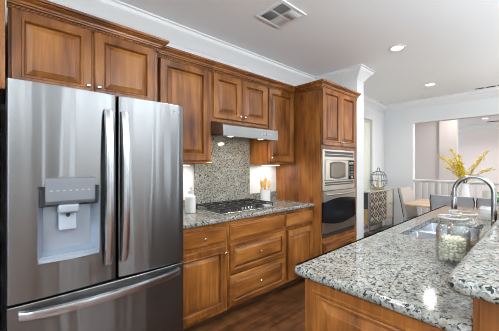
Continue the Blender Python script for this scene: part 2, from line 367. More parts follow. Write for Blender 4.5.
# walls behind the camera with window openings
def holed_wall_y(y0, y1, xs, opens, z0, z1):
    mb = MB(); x = xs[0]
    for a, b in opens:
        mb.box(x, a, y0, y1, 0, H); mb.box(a, b, y0, y1, 0, z0); mb.box(a, b, y0, y1, z1, H); x = b
    mb.box(x, xs[1], y0, y1, 0, H); return mb
struct(holed_wall_y(-4.15, -4.0, (-2.6, 6.5), [(0.9, 1.35), (2.9, 3.4), (4.3, 5.2)], 0.5, 2.3), 'wall_front', 'taupe')
mb = MB(); y = -4.0
for a, b in [(-2.2, -1.2), (-0.3, 0.7)]:
    mb.box(-2.75, -2.6, y, a, 0, H); mb.box(-2.75, -2.6, a, b, 0, 0.5); mb.box(-2.75, -2.6, a, b, 2.3, H); y = b
mb.box(-2.75, -2.6, y, 2.65, 0, H)
struct(mb, 'wall_left', 'paint')
struct(MB().box(-14, 18, -16, -4.2, -0.3, -0.2).box(-16, -2.8, -4.2, 8, -0.3, -0.2).box(-2.8, 12, 2.7, 10, -0.3, -0.2), 'ground', 'grass')
# white crown where walls meet ceiling
CP = [(0, H-0.155), (0.008, H-0.155), (0.014, H-0.138), (0.028, H-0.122), (0.052, H-0.085), (0.085, H-0.05), (0.098, H-0.04), (0.102, H-0.018), (0.118, H-0.012), (0.118, H), (0, H)]
struct(MB().sweep([(-2.6, 2.5), (3.665, 2.5), (3.665, 1.78), (3.87, 1.78), (3.87, 2.5), (6.5, 2.5), (6.5, -4.0)], CP), 'trim_1', 'white', angle=50)
struct(MB().sweep([(12.2, 3.2), (12.2, -4.0)], CP), 'trim_2', 'white', angle=50)
BP = [(0, 0), (0.016, 0), (0.016, 0.11), (0.008, 0.13), (0, 0.13)]
struct(MB().sweep([(3.665, 1.8), (3.665, 1.78), (3.87, 1.78), (3.87, 2.5), (6.5, 2.5), (6.5, 1.92)], BP), 'baseboard_back', 'white')
# dining window
wn = bpy.data.objects.new('window_1', None); C.objects.link(wn); wn.location = ((WX0+WX1)/2, 2.55, WZ0); wn['kind'] = 'structure'
f = MB()
for a, b, c_, d in [(WX0, WX0+0.05, WZ0, WZ1), (WX1-0.05, WX1, WZ0, WZ1), (WX0+.05, WX1-.05, WZ0, WZ0+0.05), (WX0+.05, WX1-.05, WZ1-0.05, WZ1), (WX0+.05, WX1-.05, 1.33, 1.38)]:
    f.box(a, b, 2.56, 2.61, c_, d)
f.build('sash_frame', 'white', wn, bevel=0.004)
MB().box(WX0+.05, WX1-.05, 2.583, 2.587, WZ0+.05, WZ1-.05).build('pane', 'pane', wn)
cs = MB()
for a, b, c_, d in [(WX0-0.13, WX0, WZ0-0.13, WZ1+0.13), (WX1, WX1+0.15, WZ0-0.13, WZ1+0.13), (WX0, WX1, WZ1, WZ1+0.13), (WX0, WX1, WZ0-0.13, WZ0)]:
    cs.box(a, b, 2.475, 2.5, c_, d)
cs.build('casing', 'white', wn, bevel=0.006)
bl = MB()
z = WZ0 + 0.03
while z < WZ1 - 0.06:
    bl.add([(WX0+.02, 2.518, z), (WX1-.02, 2.518, z), (WX1-.02, 2.530, z+0.040), (WX0+.02, 2.530, z+0.040), (WX0+.02, 2.516, z+0.001), (WX1-.02, 2.516, z+0.001), (WX1-.02, 2.528, z+0.041), (WX0+.02, 2.528, z+0.041)],
           [(0,3,2,1),(4,5,6,7),(0,1,5,4),(1,2,6,5),(2,3,7,6),(3,0,4,7)]); z += 0.04
bl.box(WX0+.02, WX1-.02, 2.505, 2.55, WZ1-0.05, WZ1-0.005)
bo = bl.build('window_blind', 'slat'); tag(bo, 'cream slatted blind filling the tall window beyond the white partition end', 'blind')

# ------------------------------------------------------------------ cabinet kit
RAIL = [(0.0, 0.0), (0.0, 0.017), (0.004, 0.021), (0.010, 0.0225), (0.046, 0.0225), (0.050, 0.0255), (0.057, 0.0255), (0.062, 0.021), (0.0645, 0.004)]
def rings(u0, u1, z0, z1, prof, place, fill_first=False, fill_last=False, scale=1.0):
    vs, fs = [], []
    for ins, h in prof:
        i = ins*scale
        for u, z_ in ((u0+i, z0+i), (u1-i, z0+i), (u1-i, z1-i), (u0+i, z1-i)): vs.append(place(u, z_, h))
    for k in range(len(prof)-1):
        for q in range(4): fs.append((k*4+q, k*4+(q+1) % 4, (k+1)*4+(q+1) % 4, (k+1)*4+q))
    if fill_first: fs.append((3, 2, 1, 0))
    if fill_last:
        b = (len(prof)-1)*4; fs.append((b, b+1, b+2, b+3))
    return vs, fs
def front_y(y): return lambda u, z_, h: (u, y-h, z_)
def front_x(x): return lambda u, z_, h: (x-h, u, z_)
def raised_door(name, u0, u1, z0, z1, place, parent, knob=None, grain='wood_z', scale=1.0, axis='y'):
    d = MB(); d.add(*rings(u0, u1, z0, z1, RAIL, place, fill_first=True, scale=scale))
    i = 0.0645*scale
    d.add([place(u0+i, z0+i, 0.003), place(u1-i, z0+i, 0.003), place(u1-i, z1-i, 0.003), place(u0+i, z1-i, 0.003)], [(0,1,2,3)])
    o = d.build(name, grain, parent, angle=25)
    e = 0.069*scale
    pn = MB(); pn.add(*rings(u0+e, u1-e, z0+e, z1-e, [(0, 0.0035), (0.001, 0.0075), (0.030*scale, 0.0185), (0.031*scale, 0.0215), (0.036*scale, 0.0225)], place, fill_last=True))
    pn.build('panel', grain, o, angle=20)
    if knob: make_knob(knob, place, o)
    return o
def slab_drawer(u0, u1, z0, z1, place, parent, knob=None, name='drawer'):
    d = MB(); d.add(*rings(u0, u1, z0, z1, [(0, 0), (0, 0.012), (0.004, 0.0165), (0.012, 0.0175), (0.016, 0.0215), (0.020, 0.0215)], place, fill_first=True, fill_last=True))
    o = d.build(name, 'wood_x', parent, angle=25)
    if knob: make_knob(knob, place, o)
    return o
KP = [(0.0045, 0.0), (0.0045, 0.012), (0.009, 0.016), (0.0135, 0.020), (0.0140, 0.024), (0.0110, 0.028), (0.004, 0.030)]
def make_knob(p, place, parent):
    c = place(p[0], p[1], 0.0215); MB().lathe(KP, c, 14, 'y').build('knob', 'nickel', parent, angle=50)
CROWN = [(0.002, 2.282), (0.014, 2.282), (0.014, 2.287), (0.006, 2.289), (0.006, 2.309), (0.020, 2.311), (0.022, 2.319), (0.030, 2.321), (0.033, 2.332), (0.049, 2.343), (0.054, 2.345), (0.054, 2.350), (0.068, 2.352), (0.070, 2.367), (0.002, 2.367)]
def crown(path, parent):
    o = MB().sweep(path, CROWN).build('crown_molding', 'wood_x', parent, angle=30)
    rp = MB()                                        # twisted rope bead under the crown
    for (a, b) in zip(path[:-1], path[1:]):
        L_ = math.dist(a, b); n = max(2, int(L_/0.021)); d = ((b[0]-a[0])/L_, (b[1]-a[1])/L_); nr = (d[1], -d[0])
        for k in range(n):
            s_ = (k+0.5)*L_/n; cx, cy = a[0]+d[0]*s_+nr[0]*0.014, a[1]+d[1]*s_+nr[1]*0.014
            st = len(rp.v); rp.ball((0, 0, 0), (0.006, 0.0065, 0.013), 6, 4)
            ang = math.atan2(d[1], d[0])
            rp.xform(Matrix.Translation((cx, cy, 2.2985)) @ Matrix.Rotation(ang, 4, 'Z') @ Matrix.Rotation(math.radians(42), 4, 'Y'), st)
    rp.build('rope_bead', 'wood_x', o, angle=60)
    return o
def frame_y(mb, x0, x1, y, z0, z1, st, top, bot, mid=()):
    mb.box(x0, x0+st, y, y+0.02, z0, z1).box(x1-st, x1, y, y+0.02, z0, z1)
    mb.box(x0+st, x1-st, y, y+0.02, z1-top, z1).box(x0+st, x1-st, y, y+0.02, z0, z0+bot)
    for a, b in mid: mb.box(x0+st, x1-st, y, y+0.02, a, b)

YU, YF = 2.187, 2.092      # face-frame planes: uppers, over-fridge
# over the refrigerator
c1 = empty('wall_cabinet', (0.45, 2.3, 1.82), 'deep two-door wood wall cabinet directly above the steel refrigerator', 'cabinet', 'wood wall cabinets along the back wall')
MB().box(0.012, 0.905, YF+0.02, 2.498, 1.82, 2.36).build('body', 'wood_z', c1)
mb = MB(); frame_y(mb, 0.012, 0.905, YF, 1.82, 2.345, 0.03, 0.07, 0.05, ()); mb.box(0.435, 0.455, YF, YF+.02, 1.87, 2.275); mb.build('face_frame', 'wood_z', c1, bevel=0.002)
raised_door('door', 0.024, 0.436, 1.845, 2.287, front_y(YF), c1, knob=(0.415, 1.905))
raised_door('door', 0.454, 0.876, 1.845, 2.287, front_y(YF), c1, knob=(0.478, 1.905))
crown([(0.006, YF), (0.905, YF), (0.905, YU-0.07)], c1)
# left of it
c0 = empty('wall_cabinet', (-0.25, 2.3, 1.80), 'wood wall cabinet at the left border, only its edge beside the over-fridge cabinet showing', 'cabinet', 'wood wall cabinets along the back wall')
MB().box(-0.50, 0.001, 2.03, 2.498, 1.79, 2.36).build('body', 'wood_z', c0)
mb = MB(); frame_y(mb, -0.50, 0.001, 2.01, 1.79, 2.36, 0.04, 0.07, 0.05); mb.build('face_frame', 'wood_z', c0, bevel=0.002)
MB().sweep([(-0.5, 2.01), (0.001, 2.01)], [(0, 1.79), (0.012, 1.79), (0.016, 1.80), (0.012, 1.815), (0.006, 1.825), (0, 1.825)]).build('light_rail', 'wood_x', c0)
raised_door('door', -0.48, -0.045, 1.845, 2.28, front_y(2.01), c0, knob=(-0.455, 1.905))
pb = MB().box(-0.50, -0.022, 1.86, 2.49, 0.0, 1.785).build('side_panel', 'black', bevel=0.004)  # black box put in the dark gap; no panel known there
tag(pb, 'tall black box standing in for the dark gap left of the steel refrigerator', 'panel')
# tall upper right of the refrigerator
def upper(label, x0, x1, z0, doors, group='wood wall cabinets along the back wall', lrail=True):
    t = empty('wall_cabinet', ((x0+x1)/2, 2.35, z0), label, 'cabinet', group)
    MB().box(x0, x1, YU+0.02, 2.498, z0, 2.36).build('body', 'wood_z', t)
    mb = MB(); frame_y(mb, x0, x1, YU, z0, 2.345, 0.03, 0.07, 0.035); mb.build('face_frame', 'wood_z', t, bevel=0.002)
    for (a, b, kx) in doors: raised_door('door', a, b, z0+0.032, 2.278, front_y(YU), t, knob=(kx, z0+0.075) if kx else None)
    crown([(x0, YU), (x1, YU)], t)
    if lrail: MB().sweep([(x0, YU), (x1, YU)], [(0, z0-0.001), (0.012, z0-0.001), (0.016, z0+0.008), (0.012, z0+0.016), (0.005, z0+0.022), (0, z0+0.022)]).build('light_rail', 'wood_x', t)
    return t
upper('tall single-door wood wall cabinet between the refrigerator and the range hood', 0.908, 1.485, 1.385, [(0.962, 1.447, None)])
upper('short two-door wood wall cabinet mounted right above the steel range hood', 1.487, 2.259, 1.805, [(1.502, 1.860, 1.833), (1.872, 2.244, 1.898)], lrail=False)
upper('tall single-door wood wall cabinet between the range hood and the oven tower', 2.261, 2.766, 1.385, [(2.287, 2.735, 2.31)])
# base cabinets
YB = 1.90
def base(label, x0, x1):
    t = empty('base_cabinet', ((x0+x1)/2, 2.2, 0), label, 'cabinet', 'wood base cabinets under the back counter')
    MB().box(x0, x1, YB+0.02, 2.495, 0.10, 0.872).build('body', 'wood_z', t)
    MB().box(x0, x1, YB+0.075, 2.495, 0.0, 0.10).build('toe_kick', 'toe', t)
    return t
b1 = base('wood base cabinet with one drawer over one door beside the refrigerator', 0.942, 1.462)
mb = MB(); frame_y(mb, 0.942, 1.462, YB, 0.085, 0.872, 0.03, 0.035, 0.045, [(0.66, 0.705)]); mb.build('face_frame', 'wood_z', b1, bevel=0.002)
slab_drawer(0.95, 1.440, 0.703, 0.838, front_y(YB), b1, (1.207, 0.768))
raised_door('door', 0.95, 1.440, 0.122, 0.667, front_y(YB), b1, knob=(1.418, 0.610))
b2 = base('wide wood base cabinet with two deep panelled drawers under the gas cooktop', 1.464, 2.240)
mb = MB(); frame_y(mb, 1.464, 2.240, YB, 0.085, 0.872, 0.02, 0.035, 0.035, [(0.66, 0.705), (0.385, 0.405)]); mb.build('face_frame', 'wood_x', b2, bevel=0.002)
slab_drawer(1.484, 2.221, 0.703, 0.838, front_y(YB), b2, None, 'false_front')
raised_door('drawer', 1.484, 2.221, 0.400, 0.664, front_y(YB), b2, knob=(1.848, 0.535), grain='wood_x', scale=0.72)
raised_door('drawer', 1.484, 2.221, 0.112, 0.380, front_y(YB), b2, knob=(1.848, 0.250), grain='wood_x', scale=0.72)
b3 = base('narrow wood base cabinet with a small drawer and door beside the oven tower', 2.242, 2.764)
mb = MB(); frame_y(mb, 2.242, 2.764, YB, 0.085, 0.872, 0.022, 0.035, 0.045, [(0.66, 0.705)]); mb.build('face_frame', 'wood_z', b3, bevel=0.002)
slab_drawer(2.262, 2.752, 0.703, 0.836, front_y(YB), b3, (2.502, 0.768))
raised_door('door', 2.290, 2.748, 0.115, 0.655, front_y(YB), b3, knob=(2.312, 0.605))
# oven tower
YT = 1.805; TX0, TX1 = 2.768, 3.655
ot = empty('oven_cabinet', (3.22, 2.15, 0), 'tall knotty wood cabinet tower holding the microwave and wall oven', 'cabinet')
MB().box(TX0, TX0+0.02, YT, 2.497, 0.0, 2.36).build('side_panel', 'wood_knot', ot, bevel=0.002)
MB().box(TX1-0.02, TX1, YT, 2.497, 0.0, 2.36).build('side_panel', 'wood_z', ot, bevel=0.002)
MB().box(TX0+.02, TX1-.02, YT+.02, 2.497, 1.60, 2.36).build('upper_box', 'wood_z', ot)
MB().box(TX0+.02, TX1-.02, YT+.02, 2.497, 0.10, 0.47).build('lower_box', 'wood_z', ot)
mb = MB().box(TX0, TX0+.016, YT-.02, YT, 0.085, 2.345).box(TX1-.085, TX1, YT-.02, YT, 0.085, 2.345)
mb.box(TX0+.016, TX1-.085, YT-.02, YT, 1.57, 1.63).box(TX0+.016, TX1-.085, YT-.02, YT, 2.285, 2.345).box(TX0+.016, TX1-.085, YT-.02, YT, 0.44, 0.498).box(TX0+.016, TX1-.085, YT-.02, YT, 0.085, 0.13)
mb.build('face_frame', 'wood_z', ot, bevel=0.002)
raised_door('door', TX0+.012, 3.190, 1.615, 2.300, front_y(YT-.02), ot, knob=(3.168, 1.665))
raised_door('door', 3.196, 3.595, 1.615, 2.300, front_y(YT-.02), ot, knob=(3.222, 1.665))
raised_door('drawer', TX0+.03, 3.585, 0.125, 0.445, front_y(YT-.02), ot, knob=(3.2, 0.30), grain='wood_x', scale=0.75)
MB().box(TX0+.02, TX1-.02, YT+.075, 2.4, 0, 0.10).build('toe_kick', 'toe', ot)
crown([(TX0, YU-0.075), (TX0, YT-.02), (TX1, YT-.02)], ot)

# microwave, oven
mw = empty('microwave', (3.2, 2.1, 1.06), 'built-in steel microwave with oval window, above the wall oven', 'microwave')
mx0, mx1, mz0, mz1, my = 2.786, 3.568, 1.062, 1.566, YT-0.022
MB().box(mx0+.01, mx1-.01, YT, 2.35, mz0+.005, mz1-.005).build('body', 'dark', mw)
tr_ = MB()
tr_.box(mx0, mx0+.045, my-.012, my+.02, mz0, mz1).box(mx1-.02, mx1, my-.012, my+.02, mz0, mz1)
tr_.box(mx0+.045, mx1-.02, my-.012, my+.02, mz1-.025, mz1).box(mx0+.045, mx1-.02, my-.012, my+.02, mz0, mz0+.06)
tr_.box(mx0+.045, mx1-.02, my-.012, my+.02, 1.438, 1.478).box(mx0+.045, mx1-.02, my-.012, my+.02, 1.165, 1.185)
tr_.build('trim_kit', 'steel_warm', mw, bevel=0.003)
for za, zb in ((1.478, 1.541), (1.122, 1.165)):
    v = MB().box(mx0+.045, mx1-.02, my+.004, my+.02, za, zb)
    v.build('vent_slot', 'dark', mw)
    g = MB(); k = 1
    for i in range(k): zz = za + (i+1)*(zb-za)/(k+1); g.box(mx0+.045, mx1-.02, my-.002, my+.004, zz-.004, zz+.004)
    g.build('louvre', 'steel_warm', mw)
dm = MB().box(mx0+.047, 3.385, my-.022, my+.0, 1.187, 1.436).build('door', 'steel_warm', mw, bevel=0.004)
def rounded(x0, x1, z0, z1, y0, y1, bulge=0.02, n=7):
    pts = []
    for i in range(n): t_ = i/(n-1); pts.append((x0+(x1-x0)*t_, z0-bulge*math.sin(PI*t_)))
    for i in range(n): t_ = i/(n-1); pts.append((x1-(x1-x0)*t_, z1+bulge*math.sin(PI*t_)))
    m_ = len(pts)
    return [(p[0], y0, p[1]) for p in pts]+[(p[0], y1, p[1]) for p in pts], [tuple(range(m_)), tuple(range(2*m_-1, m_-1, -1))]+[(i, (i+1) % m_, m_+(i+1) % m_, m_+i) for i in range(m_)]
MB().add(*rounded(2.925, 3.300, 1.222, 1.400, my-.025, my-.020)).build('window_rim', 'dark', dm)
MB().add(*rounded(2.945, 3.280, 1.240, 1.383, my-.028, my-.0255)).build('window', principled('smoked_window', (0.13, 0.10, 0.07), 0.2, 0.0, spec=0.3), dm)
cp = MB().box(3.388, mx1-.022, my-.020, my+.0, 1.187, 1.436).build('control_panel', 'blackglass', mw, bevel=0.003)
MB().box(3.405, 3.525, my-.0225, my-.0202, 1.385, 1.418).build('display', principled('grey_display', (0.25, 0.24, 0.22), 0.2), cp)
kb = MB()
for i in range(4):
    for j in range(3): kb.box(3.405+j*.043, 3.437+j*.043, my-.022, my-.0202, 1.235+i*.036, 1.257+i*.036)
kb.build('keypad', principled('key_grey', (0.10, 0.095, 0.09), 0.5), cp)
MB().lathe([(0.020, 0), (0.019, 0.012), (0.010, 0.014)], (3.465, my-.020, 1.212), 16, 'y').build('dial', 'steel_warm', cp)

ov = empty('wall_oven', (3.2, 2.1, 0.50), 'built-in steel wall oven with arched black glass door below the microwave', 'oven')
oz0, oz1 = 0.500, 1.058
MB().box(mx0+.01, mx1-.01, YT, 2.35, oz0+.005, oz1-.004).build('body', 'dark', ov)
MB().box(mx0, mx1, my-.010, my+.02, oz0, oz0+.055).build('lower_vent', 'dark', ov, bevel=0.002)
od = MB(); nseg = 16                         # door slab with a lens-shaped glass between steel arcs
def arc_top(t_): return 0.932 + 0.036*math.sin(PI*t_)
def arc_bot(t_): return 0.690 - 0.050*math.sin(PI*t_)
pts_t = [(mx0+(mx1-mx0)*i/nseg, i/nseg) for i in range(nseg+1)]
def strip(zlo, zhi, y0, y1):
    vs, fs = [], []
    for x, t_ in pts_t:
        a, b = zlo(t_), zhi(t_); vs += [(x, y0, a), (x, y0, b), (x, y1, b), (x, y1, a)]
    for i in range(nseg):
        for q in range(4): fs.append((i*4+q, i*4+(q+1) % 4, (i+1)*4+(q+1) % 4, (i+1)*4+q))
    fs += [(0, 1, 2, 3), (nseg*4+3, nseg*4+2, nseg*4+1, nseg*4)]
    return vs, fs
od.add(*strip(arc_top, lambda t_: oz1, my-.030, my+.0)).add(*strip(lambda t_: oz0+.06, arc_bot, my-.030, my+.0))
door = od.build('door', 'steel_warm', ov, angle=30)
MB().add(*strip(lambda t_: arc_bot(t_)+.001, lambda t_: arc_top(t_)-.001, my-.027, my+.0)).build('glass', 'blackglass', door)
hd = MB().tube([(mx0+.05+(mx1-mx0-.1)*i/10, my-.030-.045*math.sin(PI*min(1, max(0, i/10)))**0.5, 1.018) for i in range(11)], 0.013, 10).build('handle', 'steel_warm', door)

# ------------------------------------------------------------------ back counter, splash, hood, cooktop
def slab(x0, x1, y0, y1, z0, z1, r=0.016, hole=None, corner=0.0, flush=False):
    b = bmesh.new()
    if hole:
        hx0, hx1, hy0, hy1 = hole
        out = [(x0, y0), (x1, y0), (x1, y1), (x0, y1)]; inn = [(hx0, hy0), (hx1, hy0), (hx1, hy1), (hx0, hy1)]
        vt = {}
        for z_ in (z0, z1):
            vt[z_] = ([b.verts.new((*p, z_)) for p in out], [b.verts.new((*p, z_)) for p in inn])
        for i in range(4):
            j = (i+1) % 4
            o1, i1 = vt[z1]; o0, i0 = vt[z0]
            b.faces.new((o1[i], o1[j], i1[j], i1[i])); b.faces.new((o0[j], o0[i], i0[i], i0[j]))
            b.faces.new((o0[i], o0[j], o1[j], o1[i])); b.faces.new((i0[j], i0[i], i1[i], i1[j]))
    else:
        vs = [b.verts.new(p) for p in ((x0,y0,z0),(x1,y0,z0),(x1,y1,z0),(x0,y1,z0),(x0,y0,z1),(x1,y0,z1),(x1,y1,z1),(x0,y1,z1))]
        for f_ in [(0,3,2,1),(4,5,6,7),(0,1,5,4),(1,2,6,5),(2,3,7,6),(3,0,4,7)]: b.faces.new([vs[i] for i in f_])
    def outer(v): return abs(v.co.x-x0) < 1e-5 or abs(v.co.x-x1) < 1e-5 or abs(v.co.y-y0) < 1e-5 or abs(v.co.y-y1) < 1e-5
    if corner:
        es = [e for e in b.edges if all(outer(v) for v in e.verts) and abs(e.verts[0].co.z-e.verts[1].co.z) > 1e-4 and not (flush and abs(e.verts[0].co.y-y0) < 1e-5)]
        bmesh.ops.bevel(b, geom=es, offset=corner, segments=5, affect='EDGES', profile=0.5)
    b.normal_update()
    es = []
    for e in b.edges:
        if len(e.link_faces) == 2 and abs(e.verts[0].co.z-e.verts[1].co.z) < 1e-5:
            n1, n2 = e.link_faces[0].normal, e.link_faces[1].normal
            if abs(n1.dot(n2)) < 0.3:
                mid = (e.verts[0].co+e.verts[1].co)/2
                if hole and hole[0]-.01 < mid.x < hole[1]+.01 and hole[2]-.01 < mid.y < hole[3]+.01: continue
                if flush and abs(mid.y-y0) < 1e-5: continue
                es.append(e)
    bmesh.ops.bevel(b, geom=es, offset=r, segments=4, affect='EDGES', profile=0.5)
    mb = MB(); b.verts.index_update()
    mb.add([tuple(v.co) for v in b.verts], [tuple(v.index for v in f_.verts) for f_ in b.faces]); b.free()
    return mb
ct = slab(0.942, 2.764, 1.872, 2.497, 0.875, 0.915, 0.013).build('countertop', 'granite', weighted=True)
tag(ct, 'speckled granite countertop along the back wall holding the gas cooktop', 'countertop')
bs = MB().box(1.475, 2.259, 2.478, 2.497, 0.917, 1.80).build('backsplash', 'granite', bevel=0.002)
tag(bs, 'tall speckled granite backsplash panel standing behind the cooktop under the hood', 'backsplash')
b4 = MB().box(2.262, 2.764, 2.478, 2.497, 0.917, 1.018).build('backsplash', 'granite', bevel=0.003)
tag(b4, 'low speckled granite backsplash strip behind the crock of wooden spoons', 'backsplash')
b5 = MB().box(0.942, 1.472, 2.478, 2.497, 0.917, 1.018).build('backsplash', 'granite', bevel=0.003)
tag(b5, 'low speckled granite backsplash strip behind the white pump bottle', 'backsplash')

hood = empty('range_hood', (1.87, 2.2, 1.645), 'slim stainless steel range hood over the gas cooktop', 'range hood')
hx0, hx1 = 1.490, 2.245
MB().prism_x([(2.475, 1.712), (2.475, 1.800), (2.165, 1.800), (1.998, 1.752), (1.995, 1.645), (2.012, 1.645), (2.02, 1.658)], hx0, hx1).build('body', 'steel_hood', hood, bevel=0.003)
mb = MB()
mb.prism_x([(2.16, 1.672), (2.16, 1.664), (2.44, 1.697), (2.44, 1.704)], hx0+.03, hx1-.03); mb.build('filter', 'dark', hood)
hl_pos = [(1.66, 2.10), (2.08, 2.10)]
for (a, b) in hl_pos: MB().lathe([(0.03, 0.0), (0.03, -0.008)], (a, b, 1.664), 18).build('lamp_lens', 'lens_warm', hood)
mb = MB()
for i in range(4): mb.box(1.98+i*.04, 2.005+i*.04, 1.9905, 1.996, 1.69, 1.71)
mb.build('button', 'chrome', hood)
for (a, b) in hl_pos: area('hood_lamp', (a, b+.02, 1.648), (math.radians(14), 0, 0), 0.06, 0.06, 1.6, (1.0, 0.85, 0.66), 'DISK')

ck = empty('cooktop', (1.87, 2.18, 0.915), 'stainless gas cooktop with black iron grates set on the back granite counter', 'cooktop')
MB().box(1.492, 2.238, 1.955, 2.425, 0.9155, 0.928).build('plate', 'chrome', ck, bevel=0.005)
for (bx, by, r) in [(1.63, 2.08, .045), (1.63, 2.31, .038), (1.865, 2.24, .055), (2.10, 2.08, .038), (2.10, 2.31, .045)]:
    bu = MB().lathe([(r+.015, 0.928), (r+.012, 0.936), (r, 0.938), (r, 0.945)], (bx, by, 0), 20).build('burner', 'dark', ck)
    MB().lathe([(r*.8, 0.9452), (r*.8, 0.951), (r*.7, 0.953)], (bx, by, 0), 20).build('burner_cap', 'iron', bu)
for (a, b) in [(1.505, 1.745), (1.750, 1.982), (1.987, 2.225)]:
    g = MB(); zt0, zt1 = 0.958, 0.970; w_ = .011
    for yy in (1.985, 2.195, 2.400): g.box(a, b, yy-w_/2, yy+w_/2, zt0, zt1)
    for xx in (a+w_/2, (a+b)/2, b-w_/2): g.box(xx-w_/2, xx+w_/2, 1.98, 2.405, zt0, zt1)
    for xx in ((a*3+b)/4, (a+3*b)/4): 
        g.box(xx-w_/2, xx+w_/2, 2.03, 2.13, zt0, zt1).box(xx-w_/2, xx+w_/2, 2.25, 2.35, zt0, zt1)
    for xx in (a+w_/2, b-w_/2):
        for yy in (1.987, 2.398): g.box(xx-w_/2, xx+w_/2, yy-w_/2, yy+w_/2, 0.9285, zt0)
    g.build('grate', 'iron', ck, bevel=0.002)
for i in range(5): MB().lathe([(0.016, 0.9285), (0.014, 0.948), (0.010, 0.950)], (1.785+i*.043, 2.045, 0), 14).build('control_knob', 'chrome', ck)

ck.location = (1.87-.035, 2.18+.035, 0.915)
# bottle beside the refrigerator, crock of spoons
qx, qy = 1.322, 2.30
cn = empty('soap_bottle', (qx, qy, 0.915), 'white ceramic pump bottle on the back counter beside the refrigerator', 'bottle')
MB().lathe([(0.046, 0.916), (0.050, 0.920), (0.050, 1.060), (0.046, 1.078), (0.024, 1.092), (0.022, 1.105)], (qx, qy, 0), 28).build('body', 'ceramic', cn, angle=50)
p_ = MB().lathe([(0.025, 1.1055), (0.025, 1.130), (0.010, 1.134), (0.010, 1.162)], (qx, qy, 0), 16)
p_.tube([(qx, qy, 1.164), (qx-.012, qy-.03, 1.168), (qx-.022, qy-.055, 1.160)], 0.008, 8).build('pump', 'ceramic', cn, angle=50)
kx, ky = 2.325, 2.27
kr = tag(MB().lathe([(0.054, 0.916), (0.060, 0.920), (0.062, 1.02), (0.064, 1.075), (0.067, 1.083), (0.061, 1.083), (0.058, 1.07), (0.055, 0.93), (0.02, 0.928)], (kx, ky, 0), 32).build('crock', 'ceramic', angle=50),
         'white ceramic crock holding wooden spoons on the back counter', 'crock')
spl = ['wooden spoon leaning furthest left in the white crock', 'wooden spoon leaning slightly left in the white crock', 'wooden spoon standing tallest in the middle of the crock',
       'wooden spoon leaning slightly right in the white crock', 'wooden spoon leaning furthest right in the white crock', 'wooden spoon leaning toward the room over the front rim of the crock']
for i, (dx, dy) in enumerate([(-.052, -0.004), (-.030, 0.046), (0.0, 0.0), (.030, .046), (.052, -.004), (.002, -.054)]):
    hgt = [1.185, 1.205, 1.225, 1.200, 1.190, 1.175][i]
    a = Vector((kx+dx*.6, ky+dy*.6, 0.938)); b = Vector((kx+dx, ky+dy, hgt-.07))
    s_ = empty('wooden_spoon', tuple(a), spl[i], 'spoon', 'wooden spoons in the crock')
    MB().tube([a, a.lerp(b, .5), b], [0.006, 0.006, 0.007], 8).build('handle', 'wood_spoon', s_)
    d = (b-a).normalized(); mb = MB().ball((0, 0, 0), (0.0245, 0.010, 0.042), 12, 8)
    q = d.to_track_quat('Z', 'Y').to_matrix().to_4x4(); mb.xform(Matrix.Translation(b+d*.033) @ Matrix.Rotation(0.5*i, 4, 'Z') @ q if False else Matrix.Translation(b+d*.033) @ q)
    mb.build('bowl', 'wood_spoon', s_, angle=60)
ul = empty('under_cabinet_light', (2.52, 2.36, 1.37), 'slim lit lamp under the wall cabinet beside the oven tower', 'lamp')
MB().box(2.38, 2.66, 2.33, 2.40, 1.3742, 1.3845).build('housing', 'white', ul, bevel=0.003)
MB().box(2.39, 2.65, 2.335, 2.395, 1.3715, 1.374).build('diffuser', 'lens', ul)
area('under_cabinet_glow', (2.52, 2.365, 1.369), (0, 0, 0), 0.26, 0.05, 0.8, (1.0, 0.93, 0.84))
ul = empty('under_cabinet_light', (1.2, 2.36, 1.37), 'slim lit lamp under the wall cabinet beside the refrigerator, above the pump bottle', 'lamp')
MB().box(1.06, 1.34, 2.33, 2.40, 1.3742, 1.3845).build('housing', 'white', ul, bevel=0.003)
MB().box(1.07, 1.33, 2.335, 2.395, 1.3715, 1.374).build('diffuser', 'lens', ul)
area('under_cabinet_glow', (1.2, 2.365, 1.369), (0, 0, 0), 0.26, 0.05, 1.6, (1.0, 0.96, 0.90))

